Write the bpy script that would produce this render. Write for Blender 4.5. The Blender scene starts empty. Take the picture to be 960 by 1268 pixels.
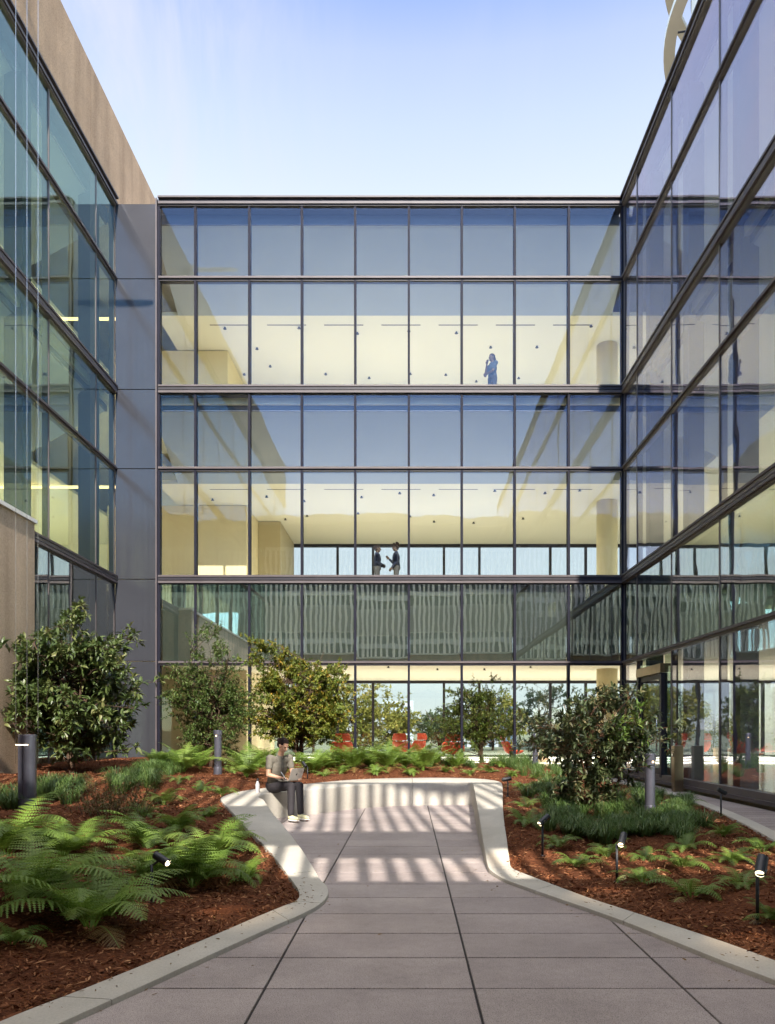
import bpy, bmesh, math, random
import numpy as np
from mathutils import Vector, Matrix
from mathutils.noise import noise as mnoise

scene = bpy.context.scene
C = scene.collection
F, CX, HY, EYE = 955.0, 506.0, 905.0, 1.5          # focal length (px), vanishing point, eye height
R = random.Random(7)
NR = np.random.RandomState(7)

# ------------------------------------------------------------------ camera, sky, sun
cam_d = bpy.data.cameras.new('camera'); cam = bpy.data.objects.new('camera', cam_d); C.objects.link(cam)
cam.location = (0, 0, EYE); cam.rotation_euler = (math.pi/2, 0, 0)
cam_d.sensor_fit = 'AUTO'; cam_d.sensor_width = 36; cam_d.lens = F/1268*36
cam_d.shift_x = (480-CX)/1268; cam_d.shift_y = (HY-634)/1268
cam_d.clip_start = .05; cam_d.clip_end = 6000
scene.camera = cam

SUN = Vector((.08, -1.0, .72)).normalized()        # towards the sun
elev = math.asin(SUN.z); rot = math.atan2(SUN.x, SUN.y)
w = bpy.data.worlds.new('World'); scene.world = w; w.use_nodes = True
nt = w.node_tree; nt.nodes.clear()
def N(t, **k):
    n = nt.nodes.new(t)
    for a, b in k.items(): setattr(n, a, b)
    return n
out = N('ShaderNodeOutputWorld'); bg = N('ShaderNodeBackground'); sky = N('ShaderNodeTexSky')
sky.sky_type = 'NISHITA'; sky.sun_disc = False; sky.sun_elevation = elev; sky.sun_rotation = rot
sky.air_density = 1.0; sky.dust_density = .05; sky.ozone_density = 3.0
bg.inputs['Strength'].default_value = .15
tc = N('ShaderNodeTexCoord'); sep = N('ShaderNodeSeparateXYZ')
nt.links.new(tc.outputs['Generated'], sep.inputs[0])
hz = N('ShaderNodeMapRange'); hz.inputs['From Min'].default_value = .72; hz.inputs['From Max'].default_value = .48
hz.inputs['To Min'].default_value = .38; hz.inputs['To Max'].default_value = .85; hz.interpolation_type = 'SMOOTHSTEP'
nt.links.new(sep.outputs['Z'], hz.inputs['Value'])
mp = N('ShaderNodeMapping'); mp.inputs['Scale'].default_value = (5.0, 1.6, 1.2); mp.inputs['Rotation'].default_value = (.35, .75, .2)
nz = N('ShaderNodeTexNoise'); nz.inputs['Scale'].default_value = 2.2; nz.inputs['Detail'].default_value = 9; nz.inputs['Roughness'].default_value = .62; nz.inputs['Distortion'].default_value = .5
nt.links.new(tc.outputs['Generated'], mp.inputs[0]); nt.links.new(mp.outputs[0], nz.inputs['Vector'])
cr = N('ShaderNodeMapRange'); cr.inputs['From Min'].default_value = .43; cr.inputs['From Max'].default_value = .66
cr.inputs['To Min'].default_value = 0; cr.inputs['To Max'].default_value = .95
nt.links.new(nz.outputs['Fac'], cr.inputs['Value'])
nm = N('ShaderNodeMapRange'); nm.inputs['From Min'].default_value = -.25; nm.inputs['From Max'].default_value = .35; nm.inputs['To Min'].default_value = .12; nm.interpolation_type = 'SMOOTHSTEP'
nt.links.new(sep.outputs['Y'], nm.inputs['Value'])
ad = N('ShaderNodeMath', operation='ADD', use_clamp=True); nt.links.new(hz.outputs[0], ad.inputs[0]); nt.links.new(cr.outputs[0], ad.inputs[1])
am = N('ShaderNodeMath', operation='MULTIPLY'); nt.links.new(ad.outputs[0], am.inputs[0]); nt.links.new(nm.outputs[0], am.inputs[1])
hr = N('ShaderNodeValToRGB'); el = hr.color_ramp.elements; el.new(.5); el.new(.6)
for e_, (p_, c_) in zip(el, [(.56, (1.38, 1.54, 1.75)), (.615, (1.16, 1.36, 1.74)), (.66, (.96, 1.16, 1.72)), (.70, (.58, .84, 1.58))]): e_.position = p_; e_.color = (*c_, 1)
nt.links.new(sep.outputs['Z'], hr.inputs[0])
lm = N('ShaderNodeMapRange'); lm.inputs['From Min'].default_value = -.02; lm.inputs['From Max'].default_value = -.34; lm.inputs['To Min'].default_value = .06; lm.interpolation_type = 'SMOOTHSTEP'
nt.links.new(sep.outputs['X'], lm.inputs['Value']); lx_ = N('ShaderNodeMath', operation='MULTIPLY'); nt.links.new(lm.outputs[0], lx_.inputs[0]); nt.links.new(cr.outputs[0], lx_.inputs[1])
wm = N('ShaderNodeMix', data_type='RGBA'); wm.inputs[7].default_value = (1.45, 1.46, 1.74, 1)
nt.links.new(lx_.outputs[0], wm.inputs[0]); nt.links.new(hr.outputs[0], wm.inputs[6])
mx = N('ShaderNodeMix', data_type='RGBA'); nt.links.new(wm.outputs[2], mx.inputs[7])
nm.inputs['To Max'].default_value = .94; nt.links.new(nm.outputs[0], mx.inputs[0]); nt.links.new(sky.outputs[0], mx.inputs[6])
# bright overhead veil, added out of view to lift the light in the shade
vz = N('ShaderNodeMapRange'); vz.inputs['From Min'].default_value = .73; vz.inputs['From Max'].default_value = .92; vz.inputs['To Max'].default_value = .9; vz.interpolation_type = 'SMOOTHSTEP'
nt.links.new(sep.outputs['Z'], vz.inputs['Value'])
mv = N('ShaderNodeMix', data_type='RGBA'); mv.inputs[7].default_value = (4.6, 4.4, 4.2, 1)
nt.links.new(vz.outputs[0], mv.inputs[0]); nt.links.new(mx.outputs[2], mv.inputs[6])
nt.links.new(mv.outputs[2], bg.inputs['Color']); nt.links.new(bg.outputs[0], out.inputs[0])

sl = bpy.data.lights.new('sun', 'SUN'); sl.energy = 2.5; sl.angle = math.radians(.53); sl.color = (1, .92, .80)
so = bpy.data.objects.new('sun', sl); C.objects.link(so); so.rotation_euler = SUN.to_track_quat('Z', 'Y').to_euler(); so.location = (0, -20, 40)

scene.view_settings.view_transform = 'Standard'; scene.view_settings.look = 'None'
scene.view_settings.exposure = 2.0; scene.view_settings.gamma = 1
cy = scene.cycles
cy.max_bounces = 14; cy.diffuse_bounces = 6; cy.glossy_bounces = 4; cy.transmission_bounces = 6; cy.transparent_max_bounces = 24
cy.caustics_reflective = False; cy.caustics_refractive = False
try:
    cy.use_denoising = True; cy.denoiser = 'OPENIMAGEDENOISE'
except Exception: pass
cy.sample_clamp_indirect = 8

# ------------------------------------------------------------------ materials
def mat(name):
    m = bpy.data.materials.new(name); m.use_nodes = True
    t = m.node_tree; return m, t, t.nodes['Principled BSDF'], t.nodes['Material Output']
def lk(t, a, b): t.links.new(a, b)
def noise(t, scale, detail=5, rough=.55, coord='Object', vec=None, mscale=None):
    n = t.nodes.new('ShaderNodeTexNoise'); n.inputs['Scale'].default_value = scale; n.inputs['Detail'].default_value = detail; n.inputs['Roughness'].default_value = rough
    tcn = t.nodes.new('ShaderNodeTexCoord'); src = tcn.outputs[coord]
    if mscale:
        mm = t.nodes.new('ShaderNodeMapping'); mm.inputs['Scale'].default_value = mscale; lk(t, src, mm.inputs[0]); src = mm.outputs[0]
    lk(t, src, n.inputs['Vector']); return n
def ramp(t, fac, stops):
    r = t.nodes.new('ShaderNodeValToRGB'); e = r.color_ramp.elements
    while len(e) < len(stops): e.new(.5)
    for q, (p, c) in zip(e, stops): q.position = p; q.color = (*c, 1)
    lk(t, fac, r.inputs[0]); return r
def bump(t, h, strength, dist, bsdf):
    b = t.nodes.new('ShaderNodeBump'); b.inputs['Strength'].default_value = strength; b.inputs['Distance'].default_value = dist
    lk(t, h, b.inputs['Height']); lk(t, b.outputs[0], bsdf.inputs['Normal']); return b
def mulcol(t, a, b, f=1.0):
    m = t.nodes.new('ShaderNodeMix'); m.data_type = 'RGBA'; m.blend_type = 'MULTIPLY'; m.inputs[0].default_value = f
    lk(t, a, m.inputs[6]); lk(t, b, m.inputs[7]); return m.outputs[2]
def simple(name, col, rough=.5, metal=0, var=.12, scale=6, spec=.5, bmp=0):
    m, t, b, o = mat(name)
    n = noise(t, scale, 6)
    r = ramp(t, n.outputs['Fac'], [(.3, tuple(c*(1-var) for c in col)), (.7, tuple(min(1, c*(1+var)) for c in col))])
    lk(t, r.outputs[0], b.inputs['Base Color']); b.inputs['Roughness'].default_value = rough; b.inputs['Metallic'].default_value = metal
    b.inputs['Specular IOR Level'].default_value = spec
    if bmp: bump(t, noise(t, scale*8, 5).outputs['Fac'], .4, bmp, b)
    return m
def glass(name, trans, refl, r0=.1, wave=.0022, gloss_rough=.0):
    m, t, b, o = mat(name); t.nodes.remove(b)
    tr = t.nodes.new('ShaderNodeBsdfTransparent'); tr.inputs[0].default_value = (*trans, 1)
    gl = t.nodes.new('ShaderNodeBsdfGlossy'); gl.inputs['Color'].default_value = (*refl, 1); gl.inputs['Roughness'].default_value = gloss_rough
    lw = t.nodes.new('ShaderNodeLayerWeight'); lw.inputs[0].default_value = .5
    pw = t.nodes.new('ShaderNodeMath'); pw.operation = 'POWER'; pw.inputs[1].default_value = 4.2; lk(t, lw.outputs['Facing'], pw.inputs[0])
    mr = t.nodes.new('ShaderNodeMapRange'); mr.inputs['To Min'].default_value = r0; mr.inputs['To Max'].default_value = 1; lk(t, pw.outputs[0], mr.inputs['Value'])
    mxs = t.nodes.new('ShaderNodeMixShader'); lk(t, mr.outputs[0], mxs.inputs[0]); lk(t, tr.outputs[0], mxs.inputs[1]); lk(t, gl.outputs[0], mxs.inputs[2])
    lk(t, mxs.outputs[0], o.inputs[0])
    if wave:
        n = noise(t, 1.1, 1.5, .4, 'Object')
        bp = t.nodes.new('ShaderNodeBump'); bp.inputs['Strength'].default_value = 1; bp.inputs['Distance'].default_value = wave
        lk(t, n.outputs['Fac'], bp.inputs['Height']); lk(t, bp.outputs[0], gl.inputs['Normal'])
    return m
def emit(name, col, s):
    m, t, b, o = mat(name)
    b.inputs['Base Color'].default_value = (*col, 1); b.inputs['Emission Color'].default_value = (*col, 1); b.inputs['Emission Strength'].default_value = s
    return m
M = {}
M['glass'] = glass('facade_glass', (.95, .96, .93), (.62, .68, .86), .048)
M['glass_side'] = glass('side_facade_glass', (.86, .93, .83), (.66, .86, .92), .075)
M['glass_right'] = glass('violet_facade_glass', (.90, .93, .90), (.84, .82, 1.0), .17)
M['glass_spandrel'] = glass('spandrel_glass', (.90, .93, .90), (.94, .98, .95), .38, .0018)
M['glass_far'] = glass('clear_glass', (.93, .95, .94), (.9, .95, 1), .045, 0)
M['frame'] = simple('dark_bronze_frame', (.018, .016, .024), .5, .0, .15, 3, .3)
M['frame_side'] = simple('brown_grey_frame', (.12, .10, .10), .45, .0, .12, 3, .4)
M['frame_lip'] = simple('light_bronze_lip', (.085, .070, .075), .5, .0, .15, 3, .3)
M['panel'] = simple('blue_grey_metal_panel', (.085, .088, .105), .16, .55, .06, 1.2)
M['shadowbox'] = simple('dark_green_back_panel', (.17, .195, .18), .6, 0, .10, 1)
M['shadowbox_blue'] = simple('dark_blue_beam_panel', (.05, .065, .12), .5, 0, .1, 1)
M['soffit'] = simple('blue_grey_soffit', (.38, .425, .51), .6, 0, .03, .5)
M['ceiling'] = simple('cream_ceiling', (.71, .69, .60), .8, 0, .02, .4)
M['white_wall'] = simple('off_white_wall', (.80, .78, .70), .8, 0, .03, .7)
M['tan_wall'] = simple('tan_wall', (.46, .40, .27), .7, 0, .06, .8)
M['cream_wall'] = simple('cream_wall', (.72, .64, .44), .8, 0, .03, .7)
M['floor'] = simple('pale_interior_floor', (.72, .68, .58), .3, 0, .06, 1.2)
M['floor_wood'] = simple('polished_brown_floor', (.50, .40, .30), .16, 0, .1, 1.2)
M['column'] = simple('cream_column', (.70, .62, .42), .7, 0, .03, 1)
M['dark_column'] = simple('dark_steel_column', (.045, .05, .065), .4, .3, .1, 1)
M['roofing'] = simple('grey_roofing', (.35, .34, .33), .9, 0, .1, 2)
M['white_metal'] = simple('white_painted_metal', (.78, .77, .74), .4, 0, .04, 1)
M['beige_soffit'] = simple('beige_ring_soffit', (.60, .47, .40), .6, 0, .05, 1)
M['bollard'] = simple('slate_grey_bollard_paint', (.115, .115, .15), .32, .5, .12, 9)
M['bollard_slot'] = simple('dark_slot', (.05, .05, .07), .5, .3, .1, 9)
M['black_metal'] = simple('matt_black_metal', (.022, .023, .028), .42, .3, .2, 20)
M['bronze_post'] = simple('brushed_bronze', (.26, .19, .11), .3, .75, .12, 5)
M['lens'] = emit('warm_lens', (1, .82, .50), 1.6)
M['lens_dim'] = emit('warm_glow_lens', (1, .72, .38), .7)
M['lamp_line'] = emit('warm_linear_lamp', (1, .74, .36), .8)
M['lamp_panel'] = emit('white_ceiling_lamp', (1, .93, .78), 7)
M['uplight'] = emit('uplight_lens', (1, .92, .70), 3.0)  # emission for unseen floor strips added to brighten the upper rooms
M['uplight_dim'] = emit('dim_uplight_lens', (1, .94, .80), .55)  # right ground strip: dim glow standing in for sunlit floor
M['uplight_strong'] = emit('strong_uplight_lens', (1, .92, .70), 7)  # stronger added fill for the left wing rooms
M['uplight_ground'] = emit('ground_uplight_lens', (1, .94, .78), 1.3)  # back ground strips: broad glow standing in for sunlit floor
M['grey_beam'] = simple('mid_grey_beam_paint', (.30, .31, .30), .5, 0, .06, 1)
M['mullion'] = simple('dark_navy_mullion', (.010, .010, .020), .6, 0, .1, 3, .12)
m, t, b, o = mat('translucent_white_mesh')
b.inputs['Base Color'].default_value = (.85, .85, .83, 1); tl = t.nodes.new('ShaderNodeBsdfTranslucent'); tl.inputs[0].default_value = (.9, .9, .88, 1)
tp = t.nodes.new('ShaderNodeBsdfTransparent'); x1 = t.nodes.new('ShaderNodeMixShader'); x1.inputs[0].default_value = .75; x2 = t.nodes.new('ShaderNodeMixShader'); x2.inputs[0].default_value = .08
lk(t, b.outputs[0], x1.inputs[1]); lk(t, tl.outputs[0], x1.inputs[2]); lk(t, x1.outputs[0], x2.inputs[1]); lk(t, tp.outputs[0], x2.inputs[2]); lk(t, x2.outputs[0], o.inputs[0]); M['sail'] = m
M['block'] = simple('dark_green_block_glass', (.04, .05, .047), .6, 0, .15, 1)
M['fin'] = simple('white_fin_paint', (.88, .88, .86), .4, 0, .03, 1)
M['uplight_right'] = emit('right_uplight_lens', (1, .92, .72), 7)  # added fill for the upper rooms of the right wing
M['red'] = simple('red_upholstery', (.56, .075, .035), .55, 0, .1, 5)
M['chrome'] = simple('brushed_steel', (.5, .5, .5), .25, .9, .05, 5)
M['beige'] = simple('beige_laminate', (.62, .50, .36), .5, 0, .05, 3)
M['skin'] = simple('skin', (.50, .285, .19), .45, 0, .08, 12)
M['skin_dark'] = simple('dark_skin', (.07, .04, .028), .5, 0, .08, 12)
M['hair'] = simple('dark_brown_hair', (.018, .011, .010), .75, 0, .3, 60, .15, .004)
M['shirt'] = simple('taupe_knit', (.165, .15, .125), .9, 0, .10, 30, .2, .004)
M['trousers'] = simple('charcoal_trousers', (.025, .022, .026), .8, 0, .15, 30, .3, .004)
M['sneaker'] = simple('pale_yellow_sneaker', (.68, .64, .40), .6, 0, .1, 20)
M['sole'] = simple('white_rubber', (.78, .76, .72), .6, 0, .05, 20)
M['laptop'] = simple('silver_aluminium', (.52, .50, .46), .35, .6, .03, 3)
M['screen'] = simple('dark_screen', (.02, .02, .025), .15, 0, .1, 3)
M['white'] = simple('white_plastic', (.8, .8, .8), .35, 0, .03, 5)
M['bottle'] = simple('pale_bottle', (.62, .60, .62), .2, .2, .06, 8)
M['eye'] = simple('dark_eye', (.02, .015, .012), .2, 0, .1, 5)
M['lip'] = simple('lip', (.34, .12, .10), .5, 0, .1, 5)
M['navy'] = simple('navy_cloth', (.008, .014, .045), .8, 0, .15, 20)
M['patterned'] = simple('blue_patterned_shirt', (.025, .04, .07), .85, 0, .8, 26)
M['jeans'] = simple('dark_denim', (.006, .008, .018), .85, 0, .2, 25)
M['grey_cloth'] = simple('grey_cloth', (.05, .05, .055), .85, 0, .15, 20)
M['bark'] = simple('brown_bark', (.085, .055, .038), .9, 0, .35, 18, .2, .02)
M['bark_red'] = simple('reddish_bark', (.15, .075, .045), .85, 0, .3, 18, .2, .02)
M['garage'] = simple('pale_grey_concrete', (.46, .50, .55), .8, 0, .06, .3)
M['garage_dark'] = simple('dark_opening', (.10, .13, .16), .8, 0, .1, .3)

def leafmat(name, c1, c2, c3, rough=.42, transl=.28, spec=.5, dead=None):
    m, t, b, o = mat(name)
    a = t.nodes.new('ShaderNodeAttribute'); a.attribute_name = 'tone'
    r = ramp(t, a.outputs['Fac'], [(0, c1), (.55, c2), (1, c3)] if dead is None else [(0, c1), (.55, c2), (.90, c3), (.97, dead)])
    lk(t, r.outputs[0], b.inputs['Base Color']); b.inputs['Roughness'].default_value = rough; b.inputs['Specular IOR Level'].default_value = spec
    tr = t.nodes.new('ShaderNodeBsdfTranslucent'); lk(t, r.outputs[0], tr.inputs[0])
    mxs = t.nodes.new('ShaderNodeMixShader'); mxs.inputs[0].default_value = transl
    lk(t, b.outputs[0], mxs.inputs[1]); lk(t, tr.outputs[0], mxs.inputs[2]); lk(t, mxs.outputs[0], o.inputs[0]); return m
M['leaf_glossy'] = leafmat('glossy_dark_leaf', (.045, .078, .022), (.085, .12, .032), (.21, .21, .08), .42, .22, .5)
M['leaf_bush'] = leafmat('deep_green_leaf', (.050, .076, .032), (.092, .118, .045), (.22, .17, .085), .42, .2, .5)
M['leaf_fine'] = leafmat('fine_green_leaf', (.055, .10, .024), (.10, .155, .032), (.13, .15, .04), .5, .3)
M['leaf_maple'] = leafmat('amber_maple_leaf', (.10, .16, .026), (.21, .235, .034), (.48, .26, .035), .5, .42)
M['leaf_birch'] = leafmat('fresh_green_leaf', (.065, .115, .022), (.13, .175, .03), (.20, .20, .04), .5, .35)
M['fern'] = leafmat('fern_green', (.12, .21, .032), (.20, .31, .048), (.28, .36, .085), .5, .4, .5, (.26, .15, .05))
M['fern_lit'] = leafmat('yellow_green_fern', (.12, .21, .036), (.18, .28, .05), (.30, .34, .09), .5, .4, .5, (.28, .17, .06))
M['grass'] = leafmat('dark_grass', (.06, .12, .03), (.105, .18, .042), (.19, .21, .06), .5, .25)
M['dry'] = leafmat('dry_seed_head', (.10, .085, .028), (.19, .135, .05), (.11, .13, .035), .7, .25)
M['leaf_far'] = leafmat('yellow_green_far_leaf', (.17, .20, .04), (.32, .30, .06), (.45, .36, .09), .6, .4)
M['leaf_far_dark'] = leafmat('grey_green_far_leaf', (.07, .11, .05), (.12, .16, .08), (.20, .22, .11), .6, .3)
M['leaf_litter'] = leafmat('dry_leaf', (.14, .07, .025), (.30, .18, .06), (.45, .33, .16), .8, .1, .2)
M['chip'] = leafmat('bark_chip', (.075, .026, .012), (.22, .080, .034), (.50, .26, .13), .85, 0, .2)

def concrete(name, col, streak=False, var=.1):
    m, t, b, o = mat(name)
    n1 = noise(t, 1.3, 7, .6); n2 = noise(t, 38 if streak else 60, 6, .7); n3 = noise(t, 1.0, 4, .5, mscale=(3, 3, .25) if streak else (1, 1, 1))
    r1 = ramp(t, n1.outputs['Fac'], [(.25, tuple(c*(1-var) for c in col)), (.75, tuple(min(1, c*(1+var)) for c in col))])
    r2 = ramp(t, n2.outputs['Fac'], [(.34, (.55, .53, .51) if streak else (.78, .78, .77)), (.56, (1, 1, 1))])
    r3 = ramp(t, n3.outputs['Fac'], [(.3, (.70, .68, .66) if streak else (.84, .83, .81)), (.62, (1, 1, 1))])
    c = mulcol(t, r1.outputs[0], r2.outputs[0], .9 if streak else .65); c = mulcol(t, c, r3.outputs[0], .8)
    lk(t, c, b.inputs['Base Color']); b.inputs['Roughness'].default_value = .82; b.inputs['Specular IOR Level'].default_value = .3
    bump(t, n2.outputs['Fac'], .35, .006 if not streak else .03, b); return m
M['kerb'] = concrete('cast_concrete', (.52, .49, .44), False, .17)
M['precast'] = concrete('tan_precast_concrete', (.44, .295, .185), True, .14)
M['precast_light'] = concrete('light_tan_precast', (.58, .45, .33), True, .12)
# pavers: exposed aggregate; per-slab tone
m, t, b, o = mat('aggregate_paver')
a = t.nodes.new('ShaderNodeAttribute'); a.attribute_name = 'tone'
r0 = ramp(t, a.outputs['Fac'], [(0, (.385, .33, .325)), (1, (.475, .41, .395))])
n1 = noise(t, 170, 2, .5); r1 = ramp(t, n1.outputs['Fac'], [(.36, (.42, .41, .41)), (.5, (.98, .98, .98)), (.66, (1.0, .98, .96)), (.74, (1.25, 1.22, 1.18))])
n2 = noise(t, .9, 6, .6); r2 = ramp(t, n2.outputs['Fac'], [(.3, (.72, .71, .71)), (.62, (1.03, 1.03, 1.03))])
n3 = noise(t, 14, 5, .65); r3 = ramp(t, n3.outputs['Fac'], [(.35, (.90, .90, .90)), (.6, (1, 1, 1))])
c = mulcol(t, r0.outputs[0], r1.outputs[0], .95); c = mulcol(t, c, r2.outputs[0]); c = mulcol(t, c, r3.outputs[0])
lk(t, c, b.inputs['Base Color']); b.inputs['Roughness'].default_value = .72; b.inputs['Specular IOR Level'].default_value = .35
bump(t, n1.outputs['Fac'], .3, .003, b); M['paver'] = m
M['joint'] = simple('dark_joint', (.035, .032, .032), .95)
m, t, b, o = mat('bark_mulch')
n1 = noise(t, 26, 8, .7, mscale=(1, 1.7, 1)); n2 = noise(t, 2.0, 4, .6)
r1 = ramp(t, n1.outputs['Fac'], [(.30, (.042, .015, .008)), (.5, (.145, .050, .022)), (.72, (.27, .105, .045))])
r2 = ramp(t, n2.outputs['Fac'], [(.3, (.75, .72, .72)), (.7, (1, 1, 1))])
lk(t, mulcol(t, r1.outputs[0], r2.outputs[0]), b.inputs['Base Color']); b.inputs['Roughness'].default_value = .95; b.inputs['Specular IOR Level'].default_value = .15
bump(t, n1.outputs['Fac'], 1, .03, b); M['mulch'] = m
M['ground'] = simple('grey_green_ground', (.20, .22, .14), .95, 0, .2, .2)

# ------------------------------------------------------------------ mesh helpers
class MB:
    def __init__(s): s.v = []; s.f = []; s.mi = []
    def add(s, vs, fs, mi=0):
        k = len(s.v); s.v += [tuple(v) for v in vs]; s.f += [tuple(i+k for i in f) for f in fs]; s.mi += [mi]*len(fs)
    def box(s, a, b, mi=0):
        (x0, y0, z0), (x1, y1, z1) = a, b
        s.add([(x0,y0,z0),(x1,y0,z0),(x1,y1,z0),(x0,y1,z0),(x0,y0,z1),(x1,y0,z1),(x1,y1,z1),(x0,y1,z1)],
              [(0,3,2,1),(4,5,6,7),(0,1,5,4),(1,2,6,5),(2,3,7,6),(3,0,4,7)], mi)
    def tube(s, pts, rs, n=10, mi=0, cap=True):
        pts = [Vector(p) for p in pts]; rings = []
        for i, p in enumerate(pts):
            d = (pts[min(i+1, len(pts)-1)]-pts[max(i-1, 0)])
            d = d.normalized() if d.length > 1e-9 else Vector((0, 0, 1))
            u = d.cross(Vector((0, 0, 1)) if abs(d.z) < .95 else Vector((1, 0, 0))).normalized(); v = d.cross(u)
            rr = rs[i] if hasattr(rs, '__len__') else rs
            rings.append([p+(u*math.cos(2*math.pi*k/n)+v*math.sin(2*math.pi*k/n))*rr for k in range(n)])
        vs = [q for r_ in rings for q in r_]; fs = []
        for i in range(len(pts)-1):
            for k in range(n):
                fs.append((i*n+k, i*n+(k+1) % n, (i+1)*n+(k+1) % n, (i+1)*n+k))
        if cap: fs += [tuple(range(n))[::-1], tuple((len(pts)-1)*n+k for k in range(n))]
        s.add(vs, fs, mi)
    def lathe(s, prof, n=24, mi=0, cx=0, cy=0):
        vs = [(cx+r_*math.cos(2*math.pi*k/n), cy+r_*math.sin(2*math.pi*k/n), z) for r_, z in prof for k in range(n)]; fs = []
        for i in range(len(prof)-1):
            for k in range(n): fs.append((i*n+k, i*n+(k+1) % n, (i+1)*n+(k+1) % n, (i+1)*n+k))
        fs += [tuple(range(n))[::-1], tuple((len(prof)-1)*n+k for k in range(n))]
        s.add(vs, fs, mi)
    def build(s, name, ms, parent=None, smooth=False, loc=None, bevel=0):
        me = bpy.data.meshes.new(name); me.from_pydata(s.v, [], s.f)
        for m_ in (ms if isinstance(ms, (list, tuple)) else [ms]): me.materials.append(m_)
        me.polygons.foreach_set('material_index', s.mi)
        if smooth: me.polygons.foreach_set('use_smooth', [True]*len(s.f))
        me.update()
        o_ = bpy.data.objects.new(name, me); C.objects.link(o_)
        if parent: o_.parent = parent
        if loc: o_.location = loc
        if bevel:
            bv = o_.modifiers.new('edge', 'BEVEL'); bv.width = bevel; bv.segments = 2; bv.limit_method = 'ANGLE'
        return o_
def box(name, a, b, m_, parent=None, loc=None, bevel=0):
    q = MB(); q.box(a, b); return q.build(name, m_, parent, False, loc, bevel)
def tag(o_, label=None, cat=None, group=None, kind=None):
    for k, v in (('label', label), ('category', cat), ('group', group), ('kind', kind)):
        if v: o_[k] = v
    return o_
def empty(name, loc, label, cat, group=None, rz=0):
    o_ = bpy.data.objects.new(name, None); C.objects.link(o_); o_.location = loc; o_.rotation_euler = (0, 0, rz); o_.empty_display_size = .1
    return tag(o_, label, cat, group)
def dup(o_, parent=None):
    c_ = o_.copy(); C.objects.link(c_); c_.parent = parent
    for ch in [x for x in o_.children]: dup(ch, c_)
    return c_
def np_mesh(name, V, Fs, m_, tone=None, parent=None, smooth=False):
    me = bpy.data.meshes.new(name); me.from_pydata(V.reshape(-1, 3).tolist(), [], Fs.tolist()); me.materials.append(m_)
    if tone is not None:
        at = me.attributes.new('tone', 'FLOAT', 'POINT'); at.data.foreach_set('value', np.asarray(tone, dtype=np.float32))
    if smooth: me.polygons.foreach_set('use_smooth', [True]*len(me.polygons))
    o_ = bpy.data.objects.new(name, me); C.objects.link(o_)
    if parent: o_.parent = parent
    return o_

def W(px, py, z):                       # picture point on the level z -> place
    t_ = F*(EYE-z)/(py-HY); return (px-CX)*t_/F, t_

# ------------------------------------------------------------------ courtyard levels
raw = []                                # (inner xy, outer xy, z) along the kerb and seat wall
def st(i, o_, z): raw.append((i, o_, z))
for i, o_, z in [((-60,1327),(-130,1324),.035), ((72.6,1267),(0,1264),.035), ((166,1225),(113,1220),.035), ((250,1186.7),(230,1172.5),.035),
        ((340,1146),(320,1134),.035), ((372.6,1132),(352,1121),.035), ((395,1120),(364,1116.5),.035), ((406,1108),(370,1111),.035),
        ((405,1097),(370.5,1105),.035), ((397,1089),(366,1096),.045), ((376,1053.6),(333,1053),.16), ((353,1023.5),(308,1028),.29), ((338,1006),(290,1008),.41)]:
    st(W(*i, z), W(*o_, z), z)
for i, o_ in [((-2.2,11.75),(-2.75,11.4)), ((-2.40,12.4),(-2.98,12.3)), ((-2.36,13.0),(-2.95,13.3)), ((-2.05,13.5),(-2.62,14.3)), ((-1.6,14.0),(-2.15,15.1)),
        ((-1.0,14.85),(-1.3,16.5)), ((-.35,15.35),(-.45,17.1)), ((.5,15.6),(.6,17.3)), ((1.0,15.66),(1.4,17.1)), ((1.24,15.58),(1.82,16.4)), ((1.27,15.2),(1.88,15.5))]:
    st(i, o_, .45)
for i, o_, z in [((590.5,995),(623,999),.41), ((594,1015),(625,1018),.31), ((597.5,1038),(628.5,1042),.19), ((604.6,1073),(632,1070),.06), ((611,1080),(635,1075),.04),
        ((622,1087),(641,1078),.035), ((634,1092),(655,1083.5),.035), ((700,1115),(726,1110),.035), ((772,1140),(786.5,1129.7),.035), ((885.6,1185.4),(897,1166),.035),
        ((960,1213),(975,1194),.035), ((1100,1265),(1120,1243),.035)]:
    st(W(*i, z), W(*o_, z), z)
def catmull(P, sub=6):
    P = np.array(P, float); out_ = []
    for i in range(len(P)-1):
        p0, p1, p2, p3 = P[max(i-1, 0)], P[i], P[i+1], P[min(i+2, len(P)-1)]
        d1 = np.linalg.norm(p2-p1)
        m1 = (p2-p0)*.5*min(1, 2*d1/(np.linalg.norm(p2-p0)+1e-9)); m2 = (p3-p1)*.5*min(1, 2*d1/(np.linalg.norm(p3-p1)+1e-9))
        for k in range(sub):
            u = k/sub; out_.append((2*u**3-3*u**2+1)*p1+(u**3-2*u**2+u)*m1+(-2*u**3+3*u**2)*p2+(u**3-u**2)*m2)
    out_.append(P[-1]); return np.array(out_)
RIB = catmull([(*i, *o_, z) for i, o_, z in raw])           # x,y inner; x,y outer; z
kerb_mid = np.c_[(RIB[:, 0]+RIB[:, 2])/2, (RIB[:, 1]+RIB[:, 3])/2]
patio_poly = np.r_[kerb_mid, [[9, 2.0], [9, -6], [-9, -6], [-9, 2]]]
K2 = np.array([(2.6, 3.6), (3.75, 6.6), (4.57, 9.62), (5.2, 13.0), (5.5, 16.0), (5.48, 19), (5.42, 22.05)])   # kerb of the side path
outer_poly = np.r_[RIB[:, 2:4], [[9, 2.0], [9, -6], [-9, -6], [-9, 2]]]; inner_poly = np.r_[RIB[:, 0:2], [[9, 2.0], [9, -6], [-9, -6], [-9, 2]]]
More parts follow.
